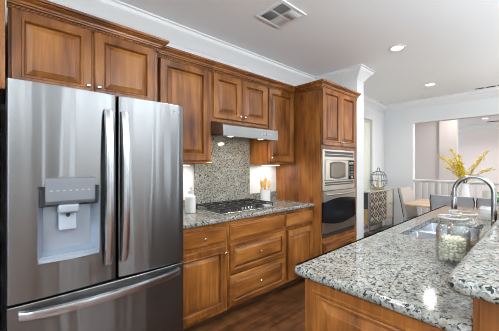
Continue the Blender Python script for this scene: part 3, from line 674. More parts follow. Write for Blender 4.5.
# ------------------------------------------------------------------ refrigerator
fx0, fx1, fy = 0.003, 0.936, 1.714
fr = empty('refrigerator', (0.466, 2.1, 0), 'large stainless french door refrigerator with water dispenser and bottom freezer drawer', 'refrigerator')
MB().box(fx0+.006, fx1-.006, 1.812, 2.47, 0.03, 1.765).build('body', principled('dark_fridge_body', (0.05, 0.05, 0.055), 0.4, 0.3), fr, bevel=0.004)
MB().box(fx0+.02, fx1-.02, 1.775, 1.811, 0.012, 0.078).build('toe_grille', 'dark', fr)
def convex_door(x0, x1, z0, z1, hole=None, bulge=0.012, r=0.020):
    nx = 14; xs = sorted(set([x0+(x1-x0)*i/nx for i in range(nx+1)] + ([hole[0], hole[1]] if hole else []) + [x0+.004, x0+.010, x1-.004, x1-.010]))
    zs = [z0, z0+.004] + ([hole[2], hole[3]] if hole else []) + [z1-.004, z1]
    def yy(x):
        t_ = (x-(x0+x1)/2)/((x1-x0)/2); y_ = fy - bulge*(1-t_*t_)
        e = min(x-x0, x1-x)
        if e < 0.012: y_ += r*(1-math.sqrt(max(0, 1-((0.012-e)/0.012)**2)))
        return y_
    vs = [(x, yy(x)+(0.003 if z_ in (z0, z1) else 0), z_) for z_ in zs for x in xs]; n = len(xs); fs = []
    for j in range(len(zs)-1):
        for i in range(n-1):
            if hole and hole[0]-1e-6 <= xs[i] and xs[i+1] <= hole[1]+1e-6 and hole[2]-1e-6 <= zs[j] and zs[j+1] <= hole[3]+1e-6: continue
            fs.append((j*n+i, j*n+i+1, (j+1)*n+i+1, (j+1)*n+i))
    base_ = len(vs); yb = 1.806
    vs += [(x0, yb, z0), (x1, yb, z0), (x1, yb, z1), (x0, yb, z1)]
    top = (len(zs)-1)*n
    fs += [tuple(range(0, n)) + (base_+1, base_), tuple(range(top+n-1, top-1, -1)) + (base_+3, base_+2)]
    fs += [tuple(j*n for j in range(len(zs)-1, -1, -1)) + (base_, base_+3), tuple(j*n+n-1 for j in range(len(zs))) + (base_+2, base_+1), (base_, base_+1, base_+2, base_+3)]
    return MB().add(vs, fs), yy
HX0, HX1, HZ0, HZ1 = 0.120, 0.398, 0.872, 1.262
dmb, yl = convex_door(fx0, 0.492, 0.701, 1.787, (HX0, HX1, HZ0, HZ1))
dl = dmb.build('door', 'steel', fr, angle=42)
rmb, yr = convex_door(0.498, fx1, 0.701, 1.787)
dr = rmb.build('door', 'steel', fr, angle=42)
wmb, yd = convex_door(fx0, fx1, 0.086, 0.687)
dw = wmb.build('freezer_drawer', 'steel', fr, angle=42)
# dispenser in the left door
yfr = fy - 0.004
rc = MB(); dep = 0.072
x0, x1, z0, z1 = HX0, HX1, HZ0, HZ1
i_ = 0.030
fr_pts = [(x0, z0), (x1, z0), (x1, z1), (x0, z1)]
bk = [(x0+i_, z0+.045), (x1-i_, z0+.045), (x1-i_, z1-.02), (x0+i_, z1-.02)]
rc.add([(x, yl(x), z_) for x, z_ in fr_pts]+[(x, fy+dep, z_) for x, z_ in bk], [(4,5,6,7), (0,1,5,4), (1,2,6,5), (2,3,7,6), (3,0,4,7)])
ro = rc.build('dispenser_recess', principled('recess_silver', (0.40, 0.46, 0.54), 0.25, 0.45), dl, fix=False)
tr = MB(); nn = 12; vs = []                                     # curved drip tray
for i in range(nn+1):
    t_ = i/nn; xx = x0+.004+(x1-x0-.008)*t_; yo = yl(xx)-.004-.016*math.sin(PI*t_)
    vs += [(xx, yo, z0+.006), (xx, yo, z0+.020), (xx, fy+.055, z0+.024), (xx, fy+.055, z0+.010)]
fs = [(i*4+q, i*4+(q+1) % 4, (i+1)*4+(q+1) % 4, (i+1)*4+q) for i in range(nn) for q in range(4)] + [(0,1,2,3), (nn*4+3, nn*4+2, nn*4+1, nn*4)]
tr.add(vs, fs).build('drip_tray', 'pale_plastic', dl)
MB().box(HX0+.004, HX1-.004, yfr+.012, fy+.05, 1.155, HZ1-.003).build('dispenser_hood', 'dark', dl, bevel=0.006)
cpn = MB(); cpn.prism_x([(fy+.01, 1.168), (fy-.012, 1.168), (fy-.026, 1.185), (fy-.024, 1.302), (fy-.010, 1.308), (fy-.0, 1.308), (fy+.01, HZ1-.002)], 0.150, 0.373)
cpn.build('control_panel', 'grey_plastic', dl, bevel=0.003)
ic = MB()
for i in range(7): ic.box(0.168+i*.028, 0.180+i*.028, fy-.0258, fy-.0245, 1.236, 1.243)
ic.build('touch_icons', principled('faint_print', (0.34, 0.35, 0.37), 0.4), dl)
sp = MB().box(0.205, 0.300, fy-.016, fy+.05, 1.118, 1.166).build('spout', 'pale_plastic', dl, bevel=0.010)
MB().lathe([(0.010, 0), (0.008, -0.020), (0.006, -0.022)], (0.252, fy+.012, 1.1175), 12).build('nozzle', 'dark', dl)
MB().prism_x([(fy+.040, 1.12), (fy+.030, 1.12), (fy+.018, 1.03), (fy+.022, 1.022), (fy+.040, 1.03)], 0.210, 0.292).build('paddle', 'pale_plastic', dl, bevel=0.006)
# handles: broad bowed bars
def bar(pts_fn, n, w_, th, side):
    vs, fs = [], []
    for i in range(n+1):
        t_ = i/n; p, ax = pts_fn(t_); p = Vector(p); ax = Vector(ax); o_ = Vector((0, -1, 0))
        for a, b in ((-.5, 0), (-.42, .85), (-.2, 1), (.2, 1), (.42, .85), (.5, 0)): vs.append(p + ax*(a*w_) + o_*(b*th))
    k = 6
    for i in range(n):
        for q in range(k): fs.append((i*k+q, i*k+(q+1) % k, (i+1)*k+(q+1) % k, (i+1)*k+q))
    fs += [tuple(range(k)), tuple(range(n*k+k-1, n*k-1, -1))]
    return MB().add(vs, fs)
def bow(t_): return min(1.0, math.sin(PI*min(max(t_, 0), 1))*1.15)**0.55
for (xc, par, yf_) in ((0.440, dl, yl), (0.528, dr, yr)):
    h0, h1 = 0.800, 1.690
    h = bar(lambda t_: ((xc, yf_(xc)-0.002-0.043*bow(t_), h0+(h1-h0)*t_), (1, 0, 0)), 24, 0.043, 0.026, 0)
    h.build('handle', 'handle_steel', par, angle=35)
h = bar(lambda t_: ((0.048+(0.893-0.048)*t_, yd(0.048+(0.893-0.048)*t_)-0.001-0.050*bow(t_), 0.643-0.006*math.sin(PI*t_)), (0, 0, 1)), 28, 0.046, 0.022, 0)
h.build('handle', 'handle_steel', dw, angle=35)
def text_mesh(body, size, name, mat, parent, loc, rot, depth=0.0006):
    cu = bpy.data.curves.new(name, 'FONT'); cu.body = body; cu.size = size; cu.extrude = depth; cu.align_x = 'CENTER'; cu.align_y = 'CENTER'
    to = bpy.data.objects.new(name, cu); C.objects.link(to)
    bpy.context.view_layer.update(); dg = bpy.context.evaluated_depsgraph_get()
    me = bpy.data.meshes.new_from_object(to.evaluated_get(dg)); bpy.data.objects.remove(to)
    me.materials.append(M[mat]); o = bpy.data.objects.new(name, me); C.objects.link(o); o.parent = parent
    off = Vector((0,0,0)); q = parent
    while q is not None: off += Vector(q.location); q = q.parent
    o.location = Vector(loc)-off; o.rotation_euler = rot; return o
lg = MB(); yq = yr(0.862)
lg.tube([(0.852+.010*math.cos(2*PI*i/20), yq-.0008, 1.737+.010*math.sin(2*PI*i/20)) for i in range(21)], 0.0014, 6, cap=False)
lg.build('logo', 'ink', dr)
text_mesh('LG', 0.020, 'logo_letters', 'ink', dr, (0.879, yr(0.879)-.0010, 1.737), (PI/2, 0, 0))

# ------------------------------------------------------------------ peninsula
SX0, SX1, SY0, SY1 = 1.95, 2.74, 0.305, 0.655
pn = empty('peninsula_cabinet', (2.4, 0.43, 0), 'wood peninsula base with a raised end panel under the granite counter', 'cabinet')
px0 = 0.995
mb = MB().box(px0, 1.90, 0.14, 0.715, 0.10, 0.872).box(2.79, 3.76, 0.14, 0.715, 0.10, 0.872).box(1.90, 2.79, 0.14, 0.715, 0.10, 0.66).box(1.90, 2.79, 0.70, 0.715, 0.66, 0.872)
mb.build('body', 'wood_z', pn)
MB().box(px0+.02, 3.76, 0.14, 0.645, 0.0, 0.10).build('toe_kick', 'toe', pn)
def end_panel():
    pl = front_x(px0); d = MB()
    d.add(*rings(0.145, 0.7145, 0.02, 0.871, [(0, 0), (0, 0.012), (0.037, 0.012), (0.040, 0.016), (0.047, 0.017), (0.052, 0.012), (0.056, 0.012), (0.060, 0.015), (0.066, 0.015), (0.072, 0.004)], pl, fill_first=True, fill_last=True))
    o = d.build('end_panel', 'wood_z', pn, angle=20)
    e = 0.0725
    p2 = MB(); p2.add(*rings(0.145+e, 0.7145-e, 0.02+e, 0.871-e, [(0, .0043), (0.006, .0045), (0.008, .0055), (0.036, .013), (0.038, .015), (0.042, .015)], pl, fill_last=True))
    p2.build('panel', 'wood_z', o, angle=18)
end_panel()
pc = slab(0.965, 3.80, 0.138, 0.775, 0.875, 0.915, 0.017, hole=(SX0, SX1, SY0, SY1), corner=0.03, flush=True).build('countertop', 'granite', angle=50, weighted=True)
tag(pc, 'speckled granite peninsula countertop with the undermount sink and glass jars', 'countertop')
bw = empty('bar_wall', (2.4, 0.0, 0), 'wood clad half wall holding up the raised granite bar top', 'half wall')
MB().box(0.958, 3.78, -0.05, 0.135, 0.0, 1.028).build('core', 'wood_z', bw, bevel=0.002)
MB().box(0.945, 0.957, -0.045, 0.120, 0.10, 1.026).build('end_board', 'wood_z', bw, bevel=0.003)
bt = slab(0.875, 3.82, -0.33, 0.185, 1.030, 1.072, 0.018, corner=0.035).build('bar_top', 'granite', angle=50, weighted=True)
tag(bt, 'raised speckled granite bar top in the lower right, above the peninsula counter', 'countertop')

sk = empty('sink', (2.345, 0.48, 0.70), 'double bowl stainless undermount sink set into the peninsula counter', 'sink')
def bowl(x0, x1):
    o = MB(); t_ = 0.006; zt, zb = 0.8745, 0.69
    o.add(*[[ (x0,SY0,zt),(x1,SY0,zt),(x1,SY1,zt),(x0,SY1,zt), (x0+.02,SY0+.02,zb),(x1-.02,SY0+.02,zb),(x1-.02,SY1-.02,zb),(x0+.02,SY1-.02,zb),
             (x0-t_,SY0-t_,zt),(x1+t_,SY0-t_,zt),(x1+t_,SY1+t_,zt),(x0-t_,SY1+t_,zt), (x0+.02-t_,SY0+.02-t_,zb-t_),(x1-.02+t_,SY0+.02-t_,zb-t_),(x1-.02+t_,SY1-.02+t_,zb-t_),(x0+.02-t_,SY1-.02+t_,zb-t_)],
            [(4,5,6,7),(0,1,5,4),(1,2,6,5),(2,3,7,6),(3,0,4,7),(15,14,13,12),(8,9,13,12),(9,10,14,13),(10,11,15,14),(11,8,12,15),(0,1,9,8),(1,2,10,9),(2,3,11,10),(3,0,8,11)]])
    b = o.build('bowl', 'steel_sink', sk, bevel=0.012, segs=3)
    MB().lathe([(0.042, 0.6905), (0.040, 0.694), (0.020, 0.692)], ((x0+x1)/2, (SY0+SY1)/2, 0), 20).build('drain', 'chrome', b)
bowl(SX0+.008, 2.315); bowl(2.375, SX1-.008)
MB().box(2.322, 2.368, SY0, SY1, 0.860, 0.8745).build('divider', 'steel_sink', sk, bevel=0.004)

fc = empty('faucet', (2.37, 0.225, 0.915), 'tall arched pull-down chrome faucet behind the sink', 'faucet')
fxx, f0, f1 = 2.37, 0.225, 0.435
MB().lathe([(0.030, 0.9155), (0.030, 0.925), (0.024, 0.935), (0.020, 0.96)], (fxx, f0, 0), 20).build('base', 'chrome', fc, angle=50)
R_ = (f1-f0)/2; zc = 1.305-R_-0.012
pts = [(fxx, f0, 0.955), (fxx, f0, 1.05), (fxx, f0, zc-.02)] + [(fxx, f0+R_-R_*math.cos(PI*k/16), zc+R_*math.sin(PI*k/16)) for k in range(17)] + [(fxx, f1, zc-.02), (fxx, f1+.001, 1.145)]
MB().tube(pts, 0.0145, 14).build('gooseneck', 'chrome', fc, angle=60)
MB().lathe([(0.014, 1.1455), (0.0165, 1.139), (0.0175, 1.085), (0.0165, 1.062), (0.012, 1.060)], (fxx, f1+.001, 0), 16).build('spray_head', 'chrome', fc, angle=50)
MB().tube([(fxx, f0, 1.00), (fxx-.035, f0-.004, 1.003), (fxx-.075, f0-.004, 1.02)], [0.011, 0.008, 0.006], 10).build('lever', 'chrome', fc)

# glass jars with contents
def jar(cx, cy, lab, content_lab, mat, fill):
    o = MB().lathe([(0.001, 0.9175), (0.056, 0.9175), (0.064, 0.924), (0.066, 0.94), (0.066, 1.062), (0.062, 1.080), (0.054, 1.092), (0.053, 1.098), (0.058, 1.101), (0.058, 1.107), (0.054, 1.110),
                   (0.054, 1.117), (0.058, 1.120), (0.0575, 1.128), (0.054, 1.131), (0.050, 1.128), (0.0495, 1.096), (0.058, 1.078), (0.0625, 1.060), (0.0625, 0.942), (0.055, 0.927), (0.001, 0.925)], (cx, cy, 0), 36, cap=False)
    t = empty('glass_jar', (cx, cy, 0.9165), lab, 'jar', 'glass jars by the sink')
    o.build('body', 'glass', t, angle=60)
    ring = MB()
    for zz, rr in ((1.128, .0555),):
        rg_ = MB().lathe([(rr+.0025*math.cos(2*PI*q/8)+.003, zz+.0035*math.sin(2*PI*q/8)) for q in range(9)], (cx, cy, 0), 36, cap=False); ring.add(rg_.v, rg_.f)
    ring.build('rim', 'frost', t, angle=60)
    mb = MB(); z_ = 0.941
    while z_ < fill:
        for ring, n in ((0.0445, 16), (0.030, 11), (0.0145, 5)):
            for k in range(n):
                a = 2*PI*(k+random.random()*.5)/n; r_ = ring + random.uniform(-.004, .004)
                st = len(mb.v); mb.ball((0,0,0), (random.uniform(.007, .0105), random.uniform(.006, .008), random.uniform(.005, .0075)), 7, 5)
                mb.xform(Matrix.Translation((cx+r_*math.cos(a), cy+r_*math.sin(a), z_+random.uniform(-.003, .003))) @ Matrix.Rotation(random.random()*3, 4, 'Z') @ Matrix.Rotation(random.random(), 4, 'X'), st)
        z_ += 0.0125
    c_ = mb.build('dry_shells', mat, angle=80); tag(c_, content_lab, 'dry food', kind='stuff')
jar(1.555, 0.292, 'clear glass jar in front, two thirds full of ivory shells, nearest the bar', 'ivory dry shells filling the front glass jar', 'pasta', 1.035)
jar(1.735, 0.283, 'clear glass jar standing behind the shell-filled front jar, nearer the faucet', 'tan dry shells filling the rear glass jar', 'pasta_brown', 0.985)
# cut glass dish by the faucet
gd = MB().lathe([(0.026, 0.9165), (0.030, 0.92), (0.046, 0.945), (0.053, 0.975), (0.050, 1.005), (0.038, 1.028), (0.034, 1.028), (0.045, 1.003), (0.048, 0.975), (0.041, 0.947), (0.026, 0.926), (0.001, 0.925)], (3.0, 0.33, 0), 20, cap=False).build('glass_vase', 'frost', angle=8)
tag(gd, 'small rounded cut glass vessel on the counter under the faucet arch', 'vase')
# small potted herb at the far end of the bar
hp = empty('potted_herb', (3.45, 0.27, 0.915), 'small green potted herb at the right border behind the faucet', 'plant')
MB().lathe([(0.035, 0.916), (0.045, 0.98), (0.047, 0.985), (0.042, 0.985), (0.03, 0.93)], (3.45, 0.27, 0), 20).build('pot', 'ceramic', hp, angle=50)
mb = MB()
for i in range(60):
    a = random.random()*2*PI; r_ = random.random()*.055; c_ = Vector((3.45+r_*math.cos(a), 0.27+r_*math.sin(a), 1.0+random.random()*.10))
    d = Vector((math.cos(a), math.sin(a), random.uniform(.2, 1))).normalized(); sd = d.cross(Vector((0,0,1))).normalized()*.011
    mb.add([c_, c_+d*.02+sd, c_+d*.045, c_+d*.02-sd], [(0,1,2,3)])
for i in range(8):
    a = i*PI/4; mb.tube([(3.45, 0.27, 0.94), (3.45+.03*math.cos(a), 0.27+.03*math.sin(a), 1.05)], .002, 5)
mb.build('leaves', 'leafgreen', hp, fix=False)

# ------------------------------------------------------------------ ceiling fittings
vt = empty('ceiling_vent', (1.855, 1.615, H), 'square white four-way air vent in the ceiling above the counter', 'vent')
def rect_ring(mb, x0, x1, y0, y1, w_, z0, z1):
    mb.box(x0, x1, y0, y0+w_, z0, z1).box(x0, x1, y1-w_, y1, z0, z1).box(x0, x0+w_, y0+w_, y1-w_, z0, z1).box(x1-w_, x1, y0+w_, y1-w_, z0, z1); return mb
vx0, vx1, vy0, vy1 = 1.69, 2.02, 1.45, 1.78
rect_ring(MB(), vx0, vx1, vy0, vy1, 0.03, H-.012, H-.0005).build('frame', 'white', vt, bevel=0.004)
MB().box(vx0+.02, vx1-.02, vy0+.02, vy1-.02, H-.003, H-.0005).build('duct', 'duct', vt)
xm, ym = (vx0+vx1)/2, (vy0+vy1)/2
MB().box(xm-.004, xm+.004, vy0+.03, vy1-.03, H-.011, H-.003).box(vx0+.03, vx1-.03, ym-.004, ym+.004, H-.011, H-.003).build('cross_bar', 'white', vt)
for qx in (0, 1):
    for qy in (0, 1):
        a0, a1 = (vx0+.03, xm-.004) if qx == 0 else (xm+.004, vx1-.03); c0_, c1_ = (vy0+.03, ym-.004) if qy == 0 else (ym+.004, vy1-.03)
        lv = MB(); n = 7
        for k in range(n):
            t_ = (k+.5)/n
            if qx == qy:                      # louvres along X, tilted
                yy = c0_+(c1_-c0_)*t_; s_ = 1 if qy == 0 else -1
                lv.add([(a0, yy-.009*s_, H-.011), (a1, yy-.009*s_, H-.011), (a1, yy+.004*s_, H-.0035), (a0, yy+.004*s_, H-.0035)], [(0,1,2,3)])
            else:
                xx = a0+(a1-a0)*t_; s_ = 1 if qx == 0 else -1
                lv.add([(xx-.009*s_, c0_, H-.011), (xx-.009*s_, c1_, H-.011), (xx+.004*s_, c1_, H-.0035), (xx+.004*s_, c0_, H-.0035)], [(0,1,2,3)])
        o = lv.build('louvre_bank', 'white', vt, fix=False); md = o.modifiers.new('t', 'SOLIDIFY'); md.thickness = 0.0012
def can_light(x, y, lab, power, group='recessed ceiling lights', col=(1.0, 0.97, 0.93)):
    t = empty('recessed_light', (x, y, H), lab, 'ceiling light', group)
    MB().lathe([(0.062, H-.0005), (0.088, H-.0005), (0.088, H-.006), (0.080, H-.010), (0.064, H-.006)], (x, y, 0), 32, cap=False).build('trim_ring', 'white', t, angle=60)
    MB().lathe([(0.063, H-.0005), (0.063, H-.004)], (x, y, 0), 28).build('lamp_lens', 'lens', t)
    area('recessed_lamp', (x, y, H-.02), (0, 0, 0), 0.13, 0.13, power, col, 'DISK', spread=math.radians(150))
can_light(3.38, 1.16, 'round lit recessed ceiling light nearest the kitchen, above the peninsula', 9)
can_light(5.32, 1.31, 'round lit recessed ceiling light above the dining table', 9)
can_light(10.35, 1.18, 'small lit ceiling light in the room seen through the opening', 30)
rg = empty('ceiling_register', (6.2, 0.5, H), 'long dark slotted air register in the dining ceiling by the far crown', 'vent')
MB().box(6.17, 6.27, 0.25, 0.86, H-.006, H-.0005).build('frame', 'white', rg)
for k in range(4): MB().box(6.185, 6.255, 0.275+k*.148, 0.395+k*.148, H-.0075, H-.0062).build('slot', 'duct', rg)
hv = empty('ceiling_register', (11.2, 1.05, H), 'small dark air register in the ceiling of the room beyond the opening', 'vent')
MB().box(11.05, 11.3, 0.85, 1.25, H-.006, H-.0005).build('frame', 'white', hv)
MB().box(11.08, 11.27, 0.88, 1.22, H-.0075, H-.0062).build('slot', 'duct', hv)

# ------------------------------------------------------------------ dining corner
ch = empty('mirrored_chest', (5.62, 2.33, 0), 'low mirrored chest with dark fretwork and slim silver legs against the dining wall', 'chest')
kx0, kx1, ky0, ky1 = 5.00, 6.20, 2.19, 2.46
MB().box(kx0+.03, kx1-.02, ky0+.015, ky1, 0.26, 0.86).build('body', 'gold', ch, bevel=0.003)
MB().box(kx0, kx1, ky0-.01, ky1+.005, 0.861, 0.885).build('top', 'mirror_pale', ch, bevel=0.004)
for (a, b) in ((kx0, ky0), (kx0, ky1-.03), (kx1-.03, ky0), (kx1-.03, ky1-.03)):
    MB().box(a, a+.03, b, b+.03, 0.0, 0.86).build('leg', 'chrome', ch, bevel=0.003)
MB().box(kx0+.03, kx1-.03, ky0+.005, ky0+.02, 0.10, 0.125).box(kx0+.03, kx1-.03, ky1-.02, ky1-.005, 0.10, 0.125).build('stretcher', 'chrome', ch)
MB().box(kx0+.001, kx0+.028, ky0+.04, ky1-.04, 0.55, 0.855).build('side_panel', 'darkleg', ch)
for i, (a, b, m_) in enumerate([(5.05, 5.41, 'mirror'), (5.415, 5.775, 'mirror'), (5.78, 6.15, 'mirror_pale')]):
    dd = MB().box(a, b, ky0+.003, ky0+.014, 0.28, 0.85).build('door', m_, ch, bevel=0.003)
    fw = MB()
    if i < 2:
        nx_, nz_ = 3, 4; ww, hh = (b-a)/nx_, 0.57/nz_
        for p in range(nx_):
            for q in range(nz_):
                cx, cz = a+(p+.5)*ww, 0.28+(q+.5)*hh
                for (u0, v0, u1, v1) in ((-.5, -.1, -.1, -.5), (.5, .1, .1, .5), (-.1, .5, -.5, .1), (.1, -.5, .5, -.1)):
                    fw.tube([(cx+u0*ww, ky0+.001, cz+v0*hh), (cx+u1*ww, ky0+.001, cz+v1*hh)], 0.005, 5)
                if (p+q) % 2: fw.tube([(cx-.1*ww, ky0+.001, cz-.1*hh), (cx+.1*ww, ky0+.001, cz+.1*hh)], 0.008, 5)
        fw.build('fretwork', 'darkleg', dd)
    else:
        rect_ring_pts = [(a+.02, .30), (b-.02, .30), (b-.02, .83), (a+.02, .83), (a+.02, .30)]
        fw.tube([(x, ky0+.001, z_) for x, z_ in rect_ring_pts], 0.008, 6); fw.tube([(a+.02, ky0+.001, .565), (b-.02, ky0+.001, .565)], .006, 6)
        fw.build('fretwork', 'gold', dd)
    MB().lathe(KP, ((a+b)/2, ky0+.002, 0.60), 10, 'y').build('knob', 'gold', dd)
# wire cage lantern with candles
lx, ly, lz = 5.72, 2.32, 0.8855
ln = empty('wire_lantern', (lx, ly, lz), 'round wire cage lantern with a ring handle on the mirrored chest', 'lantern')
MB().lathe([(0.11, lz+.0005), (0.12, lz+.01), (0.10, lz+.03), (0.085, lz+.036)], (lx, ly, 0), 28).build('base', 'gold', ln, angle=50)
wr = MB()
for k in range(9):
    a = 2*PI*k/9; prof = [(0.085, .034), (0.135, .08), (0.165, .16), (0.155, .26), (0.11, .335), (0.04, .365), (0.0, .37)]
    wr.tube([(lx+r*math.cos(a), ly+r*math.sin(a), lz+h) for r, h in prof], 0.0035, 6)
for r, h in ((0.165, .17), (0.137, .29)): wr.tube([(lx+r*math.cos(2*PI*i/24), ly+r*math.sin(2*PI*i/24), lz+h) for i in range(25)], 0.0045, 6, cap=False)
wr.build('cage', 'darkleg', ln)
MB().tube([(lx+.075*math.cos(PI*i/14), ly, lz+.355+.085*math.sin(PI*i/14)) for i in range(15)], 0.006, 8).build('handle', 'darkleg', ln)
for i, (dx, dy, h, lab) in enumerate([(-.04, -.015, .20, 'ivory pillar candle inside the wire lantern, nearer the kitchen'), (.04, .005, .23, 'tall ivory pillar candle inside the wire lantern, nearer the dining table')]):
    cd = empty('candle', (lx+dx, ly+dy, lz+.0365), lab, 'candle', 'candles in the wire lantern')
    MB().lathe([(0.033, lz+.0365), (0.034, lz+.04), (0.034, lz+h), (0.025, lz+h-.004)], (lx+dx, ly+dy, 0), 20).build('wax', 'candle', cd, angle=50)
    MB().tube([(lx+dx, ly+dy, lz+h-.005), (lx+dx+.002, ly+dy, lz+h+.012)], .0015, 5).build('wick', 'darkleg', cd)

dt = empty('dining_table', (5.2, 0.55, 0), 'pale wood dining table with grey chairs beyond the peninsula', 'table')
MB().box(4.73, 5.68, -0.55, 1.53, 0.732, 0.76).build('tabletop', 'wood_pale', dt, bevel=0.006)
MB().box(5.05, 5.36, 0.0, 1.0, 0.06, 0.7315).build('pedestal', 'wood_pale', dt, bevel=0.01)
MB().box(4.95, 5.46, -0.15, 1.05, 0.0, 0.059).build('plinth', 'wood_pale', dt, bevel=0.008)
def chair(x, y, rz, lab, back_mat='fabric'):
    t = empty('dining_chair', (x, y, 0), lab, 'chair', 'upholstered chairs around the dining table')
    def P(mb, name, mat, **k):
        o = mb.build(name, mat, None, **k); o.parent = t; return o
    # faces +X locally: back at -x
    P(slab(-0.22, 0.24, -0.225, 0.225, 0.40, 0.485, 0.025), 'seat', 'fabric', angle=60)
    bk_ = slab(-0.5, 0.5, -0.5, 0.5, 0, 1, 0.001)
    n_ = 8; vs, fs = [], []
    for i in range(n_+1):
        t_ = i/n_; z_ = 0.486 + 0.50*t_; xo = -0.185 - 0.075*t_ - 0.02*t_*t_; w_ = 0.215+0.012*t_ - (0.02 if i == n_ else 0)
        th = 0.035 - 0.008*t_
        for a, b in ((-1, -.7), (-.93, -1), (.93, -1), (1, -.7), (1, .7), (.93, 1), (-.93, 1), (-1, .7)): vs.append((xo+b*th, a*w_, z_))
    for i in range(n_):
        for q in range(8): fs.append((i*8+q, i*8+(q+1) % 8, (i+1)*8+(q+1) % 8, (i+1)*8+q))
    fs += [tuple(range(8)), tuple(range(n_*8+7, n_*8-1, -1))]
    bo = P(MB().add(vs, fs), 'backrest', back_mat, bevel=0.006)
    for sd in (-1, 1):
        pp = MB(); pp.tube([(-.21-.075*i/8-.02*(i/8)**2, sd*(.219+.012*i/8 - (.014 if i == 8 else 0)), .49+.495*i/8) for i in range(9)], .006, 6)
        po = pp.build('piping', 'darkleg', None); po.parent = bo
    for (a, b, s1, s2) in ((.20, .19, .02, 0), (.20, -.19, .02, 0), (-.19, .19, -.05, 0), (-.19, -.19, -.05, 0)):
        P(MB().tube([(a, b, .399), (a+s1, b, 0)], [.02, .013], 8), 'leg', 'darkleg')
    t.rotation_euler = (0, 0, rz); return t
chair(4.47, 0.800, 0, 'grey fabric dining chair with its back to the peninsula, left of the faucet arch')
chair(4.47, 0.325, 0, 'grey fabric dining chair with its back to the peninsula, behind the faucet base')
chair(5.20, 1.385, math.radians(-95), 'light beige-grey dining chair at the end of the table near the mirrored chest', 'fabric_beige')

# vase of forsythia and things on the table
vx, vy, vz = 5.05, 0.80, 0.7605
va = MB().lathe([(0.05, vz), (0.058, vz+.01), (0.068, vz+.10), (0.062, vz+.20), (0.044, vz+.29), (0.040, vz+.335), (0.046, vz+.345), (0.041, vz+.345), (0.034, vz+.32), (0.030, vz+.05), (0.001, vz+.045)], (vx, vy, 0), 28, cap=False).build('vase', 'ceramic', angle=60)
tag(va, 'tall white ceramic vase of yellow branches on the dining table', 'vase')
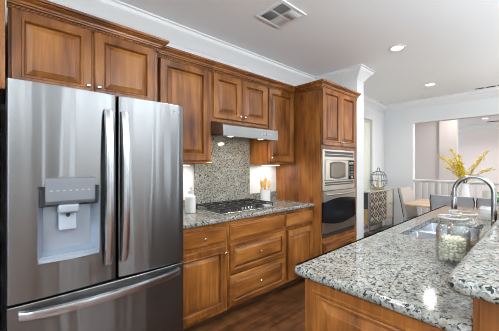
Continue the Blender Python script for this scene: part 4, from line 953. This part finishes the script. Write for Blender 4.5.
# branch tips as offsets from the vase mouth
br = [(-.02, .33, .42), (.05, .27, .22), (-.05, .165, .52), (.0, .05, .28), (.03, -.20, .38), (.0, -.28, .47), (-.03, -.34, .20), (.08, .22, .36), (-.09, .03, .18), (.06, .12, .30), (.02, .09, .42)]
bq = empty('blossom_bouquet', (vx, vy, vz+.07), 'loose bunch of yellow blossom branches spreading from the tall white vase', 'flowers')
for i, d in enumerate(br):
    b0 = Vector((vx+random.uniform(-.008, .008), vy+random.uniform(-.008, .008), vz+.07)); m0 = Vector((vx+d[0]*.04, vy+max(-.018, min(.018, d[1]*.05)), vz+.365)); tip = Vector((vx+d[0], vy+d[1], vz+.355+d[2]))
    ctrl = m0.lerp(tip, .5) + Vector((0, 0, .075))
    pts = [b0, m0] + [((1-t_)**2)*m0 + 2*t_*(1-t_)*ctrl + t_*t_*tip for t_ in [k/8 for k in range(1, 9)]]
    bb = MB().tube(pts, [0.004]*2+[0.0035-.0003*k for k in range(8)], 6).build('branch', 'stem', bq)
    mb = MB(); cnt = int(90+70*Vector(d).length) if i not in (1, 5, 6) else 60
    dense = 1.0
    for k in range(cnt):
        t_ = random.random()**1.25 * 7 + 1.6; i0 = min(len(pts)-2, int(t_)); p = pts[i0].lerp(pts[i0+1], t_-i0)
        spread = .034*(1-.6*t_/9)
        p = p + Vector((random.gauss(0, spread*.7), random.gauss(0, spread*.7), random.gauss(0.01, spread*.6)))
        if p.z < vz+.375: p.z = vz+.375+random.random()*.03
        q = Vector((random.uniform(-1, 1), random.uniform(-1, 1), random.uniform(-1, 1))).to_track_quat('Z', 'Y').to_matrix()
        s_ = random.uniform(.011, .019)
        for a in range(4):
            an = a*PI/2; c1_ = q @ Vector((math.cos(an), math.sin(an), .35)); c2_ = q @ Vector((-math.sin(an), math.cos(an), 0))
            mb.add([p, p+c1_*s_*.6+c2_*s_*.28, p+c1_*s_*1.25, p+c1_*s_*.6-c2_*s_*.28], [(0,1,2,3)])
    mb.build('blossoms', 'yellow', bb, fix=False)
sh = MB().lathe([(0.066, vz+.0005), (0.07, vz+.01), (0.07, vz+.245), (0.066, vz+.25), (0.060, vz+.245), (0.060, vz+.02), (0.001, vz+.018)], (5.15, 0.545, 0), 28, cap=False).build('cylinder_vase', 'shade', angle=50)
tag(sh, 'grey-white cylinder vase on the dining table right of the white vase', 'vase')
tb = empty('wooden_box_lantern', (5.20, 0.36, vz), 'wood box lantern with a dark lid, seen through the faucet arch', 'lantern')
mb = MB()
for a in (-.055, .043):
    for b in (-.055, .043): mb.box(5.20+a, 5.20+a+.012, 0.36+b, 0.36+b+.012, vz+.015, vz+.20)
mb.box(5.145, 5.255, 0.305, 0.415, vz+.0005, vz+.015); mb.build('frame', 'wood_pale', tb)
MB().box(5.150, 5.250, 0.310, 0.410, vz+.016, vz+.13).build('insert', 'wood_pale', tb)
MB().box(5.14, 5.26, 0.30, 0.42, vz+.2005, vz+.225).build('lid', 'darkleg', tb, bevel=0.004)
bd = MB().lathe([(0.03, vz+.0005), (0.045, vz+.03), (0.05, vz+.08), (0.035, vz+.14), (0.018, vz+.19), (0.022, vz+.21), (0.016, vz+.21)], (5.25, 0.98, 0), 24).build('bud_vase', 'brownglaze', angle=50)
tag(bd, 'small dark red-brown bud vase on the dining table behind the left grey chair', 'vase')

# white balustrade in the opening
bl = empty('balustrade', (6.57, 0.2, 0), 'white balustrade with slim balusters across the wide opening', 'railing')
MB().box(6.535, 6.605, -1.59, 1.915, 1.035, 1.075).box(6.55, 6.59, -1.59, 1.915, 1.01, 1.035).build('handrail', 'white', bl, bevel=0.006)
MB().box(6.54, 6.60, -1.59, 1.915, 0.0, 0.10).build('bottom_rail', 'white', bl, bevel=0.004)
y = 1.80
while y > 0.2:
    MB().box(6.553, 6.587, y-.024, y+.024, 0.10, 1.01).build('baluster', 'white', bl); y -= 0.115
